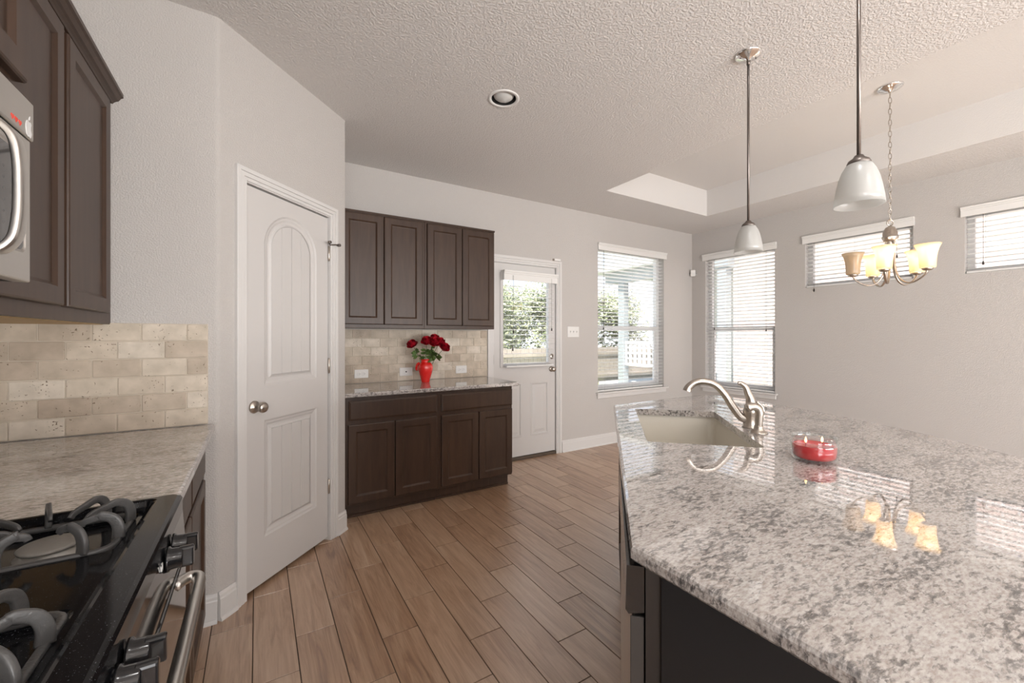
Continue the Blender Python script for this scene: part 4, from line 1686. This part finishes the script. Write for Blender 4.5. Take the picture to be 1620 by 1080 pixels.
# vase and roses
vx, vy = 1.253, 3.480
vs_ = thing('vase', (vx, vy, CT), 'shiny red vase of roses on the back granite counter', 'vase')
m = MB()
lathe_open(m, [(0.0, 0.0), (0.034, 0.0), (0.036, 0.004), (0.038, 0.016), (0.050, 0.060), (0.062, 0.100), (0.0655, 0.122), (0.063, 0.145), (0.052, 0.164), (0.040, 0.174), (0.0375, 0.184), (0.041, 0.196), (0.0435, 0.200), (0.040, 0.199), (0.034, 0.186), (0.036, 0.174), (0.048, 0.160), (0.058, 0.12), (0.034, 0.02), (0.0, 0.015)], (vx, vy, CT), 40)
part('body', m, M['vase'], vs_)
m = MB()
FV = Vector((cos(YAW), sin(YAW)))
RV = Vector((sin(YAW), -cos(YAW)))
ep = [Vector((vx, vy, CT)) + Vector((-RV.x * a - FV.x * b, -RV.y * a - FV.y * b, z)) for (a, b, z) in ((0.048, 0.01, 0.164), (0.062, 0.012, 0.160), (0.074, 0.014, 0.142), (0.078, 0.014, 0.112), (0.066, 0.012, 0.108))]
tube(m, spline(ep, 5), 0.010, 10, flat=(1.2, 0.7))
part('ear_handle', m, M['vase'], vs_)


def rose(base, head, seed, label, leaves, size=0.036):
    size *= 1.02
    leaves = leaves + [(0.55 + 0.05 * i, sin(seed * 2.1 + i * 2.3), 0.3 + 0.4 * (i % 2), 0.1 + 0.5 * cos(seed + i * 1.7), 0.058) for i in range(4)]
    rnd = random.Random(seed)
    base, head = Vector(base), Vector(head)
    root = thing('rose', base, label, 'rose', 'red roses in the vase')
    d = (head - base)
    mid = base + d * 0.5 + Vector((d.x * -0.10, d.y * -0.10, 0.02))
    mb = MB()
    path = spline([base, mid, head], 6)
    tube(mb, path, 0.0022, 6)
    part('stem', mb, M['stem'], root)
    ax = (path[-1] - path[-3]).normalized()
    ax = (ax + Vector((0, 0, 0.3)) + Vector((-FV.x, -FV.y, 0)) * 0.75).normalized()
    s1 = ax.orthogonal().normalized()
    s2 = ax.cross(s1)
    mb = MB()
    layers = ((3, 0.32, 1.0, 0.05), (4, 0.55, 1.02, 0.12), (5, 0.78, 0.98, 0.24), (6, 1.0, 0.90, 0.42), (5, 1.15, 0.55, 0.75))
    for li, (cnt, rad, hgt, flare) in enumerate(layers):
        for k in range(cnt):
            a0 = 2 * pi * k / cnt + li * 0.7 + rnd.uniform(-0.2, 0.2)
            wdt = 2 * pi / cnt * 0.80
            G = []
            for i in range(5):
                t = i / 4
                for j in range(5):
                    s_ = (j / 4 - 0.5) * 2
                    ang = a0 + s_ * wdt * (0.55 + 0.45 * sin(pi * min(1, t * 0.75 + 0.15)))
                    rr = size * rad * (0.30 + 0.70 * sin(min(1.0, t * 1.3) * pi / 2)) + size * flare * t ** 4 * 0.35
                    hh = size * (-0.85 + hgt * 1.75 * t * (1 - 0.16 * s_ * s_)) - size * flare * 0.30 * t ** 5
                    p = head + (s1 * cos(ang) + s2 * sin(ang)) * rr + ax * hh
                    G.append(p + Vector((rnd.uniform(-1, 1), rnd.uniform(-1, 1), rnd.uniform(-1, 1))) * size * 0.025)
            mb.add(G, [(i * 5 + j, i * 5 + j + 1, (i + 1) * 5 + j + 1, (i + 1) * 5 + j) for i in range(4) for j in range(4)], True)
    part('bloom', mb, M['petal'], root)
    for (t, dx, dy, dz, L_) in leaves:
        p = path[min(int(t * (len(path) - 1)), len(path) - 1)]
        dirv = Vector((RV.x * dx - FV.x * dy, RV.y * dx - FV.y * dy, dz)).normalized()
        sd = dirv.cross(Vector((FV.x, FV.y, 0.5))).normalized()
        up_ = sd.cross(dirv)
        mb = MB()
        vs, fs = [], []
        prof_ = (0.06, 0.5, 0.85, 1.0, 0.82, 0.45, 0.03)
        for i, w in enumerate(prof_):
            t2 = i / 6
            c_ = p + dirv * L_ * t2 + up_ * (-0.25 * L_ * t2 * t2)
            for q in (-1, 0, 1):
                vs.append(c_ + sd * q * w * L_ * 0.30 + up_ * (0.05 * L_ if q else 0))
        for i in range(6):
            for j in range(2):
                fs.append((i * 3 + j, i * 3 + j + 1, (i + 1) * 3 + j + 1, (i + 1) * 3 + j))
        mb.add(vs, fs, True)
        part('leaf', mb, M['leaf'], root)
    return root


vb = Vector((vx, vy, CT + 0.03))
rose(vb + Vector((-0.005, 0.005, 0)), (1.150, 3.535, 1.240), 1, 'red rose standing alone, farthest left of the bunch', [(0.75, -0.3, 0.4, -0.5, 0.05), (0.72, -0.7, 0.3, 0.1, 0.055), (0.78, 0.6, 0.5, 0.3, 0.05), (0.70, -0.9, 0.2, -0.6, 0.055)])
rose(vb + Vector((0.0, 0.01, 0)), (1.262, 3.470, 1.268), 2, 'dark red rose upright at the middle of the bunch', [(0.6, -0.7, 0.6, 0.35, 0.06), (0.62, 0.2, 0.8, 0.5, 0.06), (0.7, 0.7, 0.4, 0.2, 0.055), (0.64, -0.3, 0.9, 0.0, 0.06)], 0.038)
rose(vb + Vector((0.004, -0.004, 0)), (1.318, 3.430, 1.258), 3, 'largest bright red rose, right of the middle one', [(0.6, 0.3, 0.7, 0.3, 0.06), (0.66, 0.8, 0.5, 0.1, 0.065), (0.58, 0.9, 0.4, -0.2, 0.06), (0.7, -0.4, 0.8, 0.4, 0.05)], 0.041)
rose(vb + Vector((0.006, 0.012, 0)), (1.340, 3.490, 1.292), 4, 'red rose highest of the bunch, behind the largest one', [(0.7, 0.6, 0.3, 0.5, 0.055), (0.62, -0.2, 0.7, 0.3, 0.055)], 0.034)
rose(vb + Vector((0.008, 0.0, 0)), (1.368, 3.425, 1.262), 5, 'red rose partly hidden behind the right side of the largest one', [(0.66, 0.9, 0.5, 0.3, 0.06), (0.6, 0.7, 0.7, -0.1, 0.07)], 0.034)
rose(vb + Vector((0.01, -0.006, 0)), (1.396, 3.385, 1.212), 6, 'dark red rose drooping farthest right of the bunch', [(0.62, 0.9, 0.3, 0.25, 0.07), (0.66, 0.8, 0.6, -0.15, 0.075)], 0.034)

# ------------------------------------------------------------------ ceiling fixtures
rl = thing('recessed_light', (RC[0], RC[1], ZC), 'round recessed ceiling light with white ring, switched off', 'ceiling light')
m = MB()
lathe_open(m, [(0.0765, 0.03), (0.075, 0.0), (0.078, -0.004), (0.092, -0.005), (0.096, -0.002), (0.096, 0.0005)], (RC[0], RC[1], ZC), 48)
part('trim_ring', m, M['white'], rl)
m = MB()
lathe_open(m, [(0.0745, -0.001), (0.068, 0.045), (0.060, 0.12), (0.0, 0.12)], (RC[0], RC[1], ZC), 48)
part('baffle', m, M['baffle'], rl)
m = MB()
lathe(m, [(0.0, 0.002), (0.020, 0.0035), (0.044, 0.010), (0.060, 0.022), (0.066, 0.034), (0.058, 0.050), (0.030, 0.080), (0.02, 0.11), (0.0, 0.115)], (RC[0], RC[1], ZC - 0.012), 40)
part('bulb', m, M['bulb_off'], rl)


def pendant(loc, label, z_bot):
    x, y = loc
    root = thing('pendant_light', (x, y, ZC), label, 'pendant light', 'pendant lights over the island')
    mb = MB()
    lathe(mb, [(0.0, -0.030), (0.012, -0.030), (0.014, -0.024), (0.030, -0.022), (0.034, -0.018), (0.044, -0.016), (0.048, -0.012), (0.058, -0.010), (0.062, -0.004), (0.062, -0.0003), (0.0, -0.0003)], (x, y, ZC), 40)
    cn = part('canopy', mb, M['chrome'], root)
    for s_ in (-1, 1):
        mb = MB()
        lathe(mb, [(0.0, -0.024), (0.004, -0.022), (0.004, -0.013), (0, -0.013)], (x + s_ * 0.040 * RV.x, y + s_ * 0.040 * RV.y, ZC), 10)
        part('screw', mb, M['bronze'], cn)
    mb = MB()
    lathe(mb, [(0.0085, -0.055), (0.0085, -0.028), (0.0, -0.028)], (x, y, ZC), 14)
    tube(mb, [(x, y, ZC - 0.03), (x, y, z_bot + 0.155)], 0.0058, 12)
    part('rod', mb, M['bronze'], root)
    mb = MB()
    lathe(mb, [(0.0, 0.164), (0.012, 0.163), (0.016, 0.155), (0.028, 0.147), (0.032, 0.138), (0.030, 0.133), (0.0, 0.133)], (x, y, z_bot), 28)
    part('shade_cap', mb, M['bronze'], root)
    mb = MB()
    prof_ = [(0.026, 0.138), (0.034, 0.132), (0.045, 0.112), (0.053, 0.088), (0.059, 0.060), (0.064, 0.028), (0.067, 0.0), (0.0645, 0.0), (0.0615, 0.028), (0.0565, 0.060), (0.0505, 0.088), (0.0425, 0.112), (0.032, 0.130)]
    lathe_open(mb, prof_, (x, y, z_bot), 48)
    part('glass_shade', mb, M['frost'], root)
    mb = MB()
    lathe(mb, [(0.0, 0.022), (0.016, 0.026), (0.026, 0.042), (0.026, 0.056), (0.018, 0.078), (0.014, 0.100), (0.014, 0.134), (0.0, 0.134)], (x, y, z_bot), 24)
    part('bulb', mb, M['bulb_off'], root)
    return root


pendant((2.168, 1.185), 'frosted glass pendant lamp over the faucet, farther from the camera', 1.739)
pendant((1.672, 0.557), 'frosted glass pendant lamp nearer the camera, hanging above the candle', 1.729)

# chandelier
CX, CY = 3.829, 1.096
ch = thing('chandelier', (CX, CY, 3.075), 'five-arm brushed nickel chandelier with cream bell shades and four lit bulbs', 'chandelier')
m = MB()
lathe(m, [(0.0, -0.040), (0.012, -0.040), (0.016, -0.032), (0.040, -0.026), (0.048, -0.020), (0.062, -0.016), (0.072, -0.008), (0.074, -0.0004), (0.0, -0.0004)], (CX, CY, 3.075), 40)
part('canopy', m, M['chrome'], ch)
m = MB()
z = 3.040
k = 0
while z > 2.125:
    hh, ww = 0.024, 0.011
    P = []
    for i in range(14):
        a = 2 * pi * i / 14
        u_, v_ = ww * cos(a), hh * sin(a)
        if k % 2:
            P.append((CX + u_ * RV.x, CY + u_ * RV.y, z - 0.020 + v_))
        else:
            P.append((CX + u_ * (RV.x * 0.5 + FV.x * 0.87), CY + u_ * (RV.y * 0.5 + FV.y * 0.87), z - 0.020 + v_))
    tube(m, P, 0.0024, 6, closed=True)
    z -= 0.0395
    k += 1
part('chain', m, M['nickel'], ch)
m = MB()
lp = [(CX + 0.022 * cos(2 * pi * i / 20) * RV.x, CY + 0.022 * cos(2 * pi * i / 20) * RV.y, 2.112 + 0.022 * sin(2 * pi * i / 20)) for i in range(20)]
tube(m, lp, 0.004, 8, closed=True)
part('loop', m, M['nickel'], ch)
m = MB()
lathe(m, [(0.0, 0.126), (0.008, 0.126), (0.010, 0.118), (0.026, 0.110), (0.030, 0.098), (0.034, 0.094), (0.034, 0.088), (0.040, 0.080), (0.042, 0.048), (0.046, 0.044), (0.046, 0.034), (0.040, 0.026), (0.036, 0.010), (0.0, 0.008)], (CX, CY, 1.968), 32)
part('hub', m, M['nickel'], ch)
Rr, ZA = 0.205, 1.745
for k in range(5):
    a = radians(44 + 72 * k)
    dx, dy = cos(a), sin(a)
    pr = lambda r, z: (CX + r * dx, CY + r * dy, z)
    m = MB()
    path = spline([pr(0.024, 1.985), pr(0.024, 1.93), pr(0.024, 1.84), pr(0.034, 1.76), pr(0.062, 1.700), pr(0.110, 1.672), pr(0.160, 1.690), pr(0.195, 1.722), pr(Rr, 1.750)], 6)
    tube(m, path, 0.0062, 10, flat=(0.75, 1.2), up=(-dy, dx, 0))
    part('arm', m, M['nickel'], ch)
    x_, y_ = CX + Rr * dx, CY + Rr * dy
    m = MB()
    lathe(m, [(0.0, 0.0), (0.016, 0.002), (0.028, 0.008), (0.031, 0.016), (0.029, 0.020), (0.0, 0.020)], (x_, y_, ZA - 0.004), 24)
    part('cup', m, M['nickel'], ch)
    m = MB()
    lathe_open(m, [(0.012, 0.014), (0.040, 0.016), (0.042, 0.030), (0.043, 0.070), (0.047, 0.110), (0.056, 0.145), (0.068, 0.172), (0.0655, 0.172), (0.0535, 0.145), (0.0445, 0.110), (0.0405, 0.070), (0.039, 0.030), (0.036, 0.020)], (x_, y_, ZA), 36)
    sh = part('glass_shade', m, M['alab'], ch)
    lit = k != 1
    m = MB()
    lathe(m, [(0.0, 0.016), (0.012, 0.018), (0.013, 0.050), (0.018, 0.066), (0.022, 0.084), (0.018, 0.100), (0.008, 0.110), (0.0, 0.112)], (x_, y_, ZA), 20)
    part('bulb', m, M['bulb'] if lit else M['bulb_off'], ch, 'lit bulb' if lit else 'dark bulb')
    if lit:
        add_light('chandelier_bulb_light', 'POINT', (x_, y_, ZA + 0.145), 1.7, (1.0, 0.90, 0.76), radius=0.02)

# ------------------------------------------------------------------ outside, seen through the blinds
m = MB()
box(m, (-14, 3.87, -0.30), (30, 26, -0.15))
box(m, (5.47, -10, -0.30), (30, 3.87, -0.15))
o = link('lawn', m, M['grass'])
m = MB()
box(m, (-4, 3.86, -0.16), (8.15, 7.4, -0.12))
box(m, (5.46, -9, -0.16), (8.15, 3.86, -0.12))
oc = link('reflector_slab', m, M['reflector'])  # unseen slab below the sills, added to bounce sun up to the ceiling
oc['kind'] = 'structure'
tag(o, 'dry green lawn outside the back windows', 'lawn')
o['kind'] = 'structure'


def tree(x, y, z0, h_, r_, n, seed, label):
    rnd = random.Random(seed)
    root = thing('tree', (x, y, z0), label, 'tree', 'trees beyond the fence')
    mb = MB()
    tube(mb, spline([(x, y, z0), (x + 0.05, y, z0 + h_ * 0.4), (x - 0.04, y + 0.05, z0 + h_ * 0.8)], 4), [0.10 - 0.006 * i for i in range(9)], 8)
    part('trunk', mb, M['bark'], root)
    mb = MB()
    blobs = [(x + rnd.uniform(-.6, .6) * r_, y + rnd.uniform(-.5, .5) * r_, z0 + h_ * rnd.uniform(0.25, 0.9), r_ * rnd.uniform(.35, .6)) for _ in range(12)]
    for i in range(n):
        b = blobs[i % len(blobs)]
        v = Vector((rnd.gauss(0, 1), rnd.gauss(0, 1), rnd.gauss(0, 1))).normalized() * b[3] * rnd.uniform(0.4, 1.05)
        c = Vector(b[:3]) + v
        s_ = rnd.uniform(0.05, 0.10)
        a = Vector((rnd.gauss(0, 1), rnd.gauss(0, 1), rnd.gauss(0, 1))).normalized()
        t = a.orthogonal().normalized()
        mb.add([c - a * s_, c + t * s_ * 0.5, c + a * s_, c - t * s_ * 0.5], [(0, 1, 2, 3)])
    part('foliage', mb, M['foliage'], root)
    return root


tree(6.1, 12.2, -0.15, 3.6, 1.5, 7000, 3, 'leafy tree seen through the left part of the outside door glass')
tree(9.4, 12.4, -0.15, 3.3, 1.4, 7000, 4, 'leafy tree seen through the right part of the outside door glass')
tree(12.8, 12.2, -0.15, 3.4, 1.5, 6000, 6, 'leafy tree seen through the left edge of the tall back window')
tree(14.8, 7.6, -0.15, 3.6, 1.3, 4000, 12, 'leafy tree behind the neighbouring porch, seen through the window behind the faucet')
tree(9.3, 15.2, -0.15, 4.2, 1.8, 6000, 9, 'leafy tree farther back, seen in the middle of the outside door glass')
fn = thing('wooden_fence', (7, 9.6, -0.15), 'weathered wooden fence beyond the outside door', 'fence')
m = MB()
x = 1.5
while x < 12.5:
    box(m, (x, 9.60, -0.15), (x + 0.135, 9.62, 0.98 + 0.01 * ((int(x * 10)) % 3)))
    x += 0.142
part('boards', m, M['fence'], fn)
m = MB()
for z in (0.05, 0.75):
    box(m, (1.5, 9.56, z), (12.5, 9.60, z + 0.09))
part('rails', m, M['fence'], fn)

# neighbouring brick house on the right with a railed porch
nh = thing('brick_house', (10.2, 0, -0.15), 'pale pink brick house next door seen through the right wall windows', 'house')
m = MB()
box(m, (9.0, -8.0, -0.15), (9.3, 5.25, 4.2))
part('wall', m, M['brick'], nh)
m = MB()
box(m, (8.75, -8.2, 4.2), (12.5, 5.3, 4.3))
part('eave', m, M['siding'], nh)
m = MB()
m.add([(8.7, -8.2, 4.36), (8.7, 5.35, 4.36), (12.5, 5.35, 6.0), (12.5, -8.2, 6.0), (8.7, -8.2, 4.30), (8.7, 5.35, 4.30), (12.5, 5.35, 4.30), (12.5, -8.2, 4.30)],
      [(0, 1, 2, 3), (4, 5, 6, 7), (0, 1, 5, 4), (1, 2, 6, 5), (2, 3, 7, 6), (3, 0, 4, 7)])
part('roof', m, M['shingle'], nh)
po = thing('porch', (8.6, 6.5, -0.15), 'covered back porch with posts and white lattice railing, outside the tall windows', 'porch')
m = MB()
box(m, (8.15, 4.9, -0.15), (8.95, 8.6, 0.05))
box(m, (8.95, 5.3, -0.15), (12.0, 8.6, 0.05))
part('deck', m, M['siding'], po)
m = MB()
box(m, (10.6, 5.3, 0.05), (10.8, 8.6, 3.05))
part('back_wall', m, M['siding'], po)
m = MB()
box(m, (8.2, 4.9, 2.75), (8.45, 8.4, 3.05))
part('beam', m, M['extgray'], po)
m = MB()
box(m, (8.0, 5.3, 3.06), (12.0, 8.7, 3.16))
part('soffit', m, M['siding'], po)
for (x, y) in ((8.22, 4.95), (8.22, 7.75)):
    m = MB()
    box(m, (x, y, 0.05), (x + 0.2, y + 0.2, 2.75), 0.01)
    part('post', m, M['extgray'], po)
m = MB()
y = 5.15
for z in (0.55, 1.12):
    box(m, (8.28, 5.15, z), (8.34, 7.75, z + 0.07))
while y < 7.75:
    box(m, (8.29, y, 0.55), (8.33, y + 0.075, 1.12))
    y += 0.15
for z in (0.72, 0.86, 1.0):
    box(m, (8.30, 5.15, z), (8.32, 7.75, z + 0.05))
part('railing', m, M['trim'], po)

bpy.context.view_layer.update()
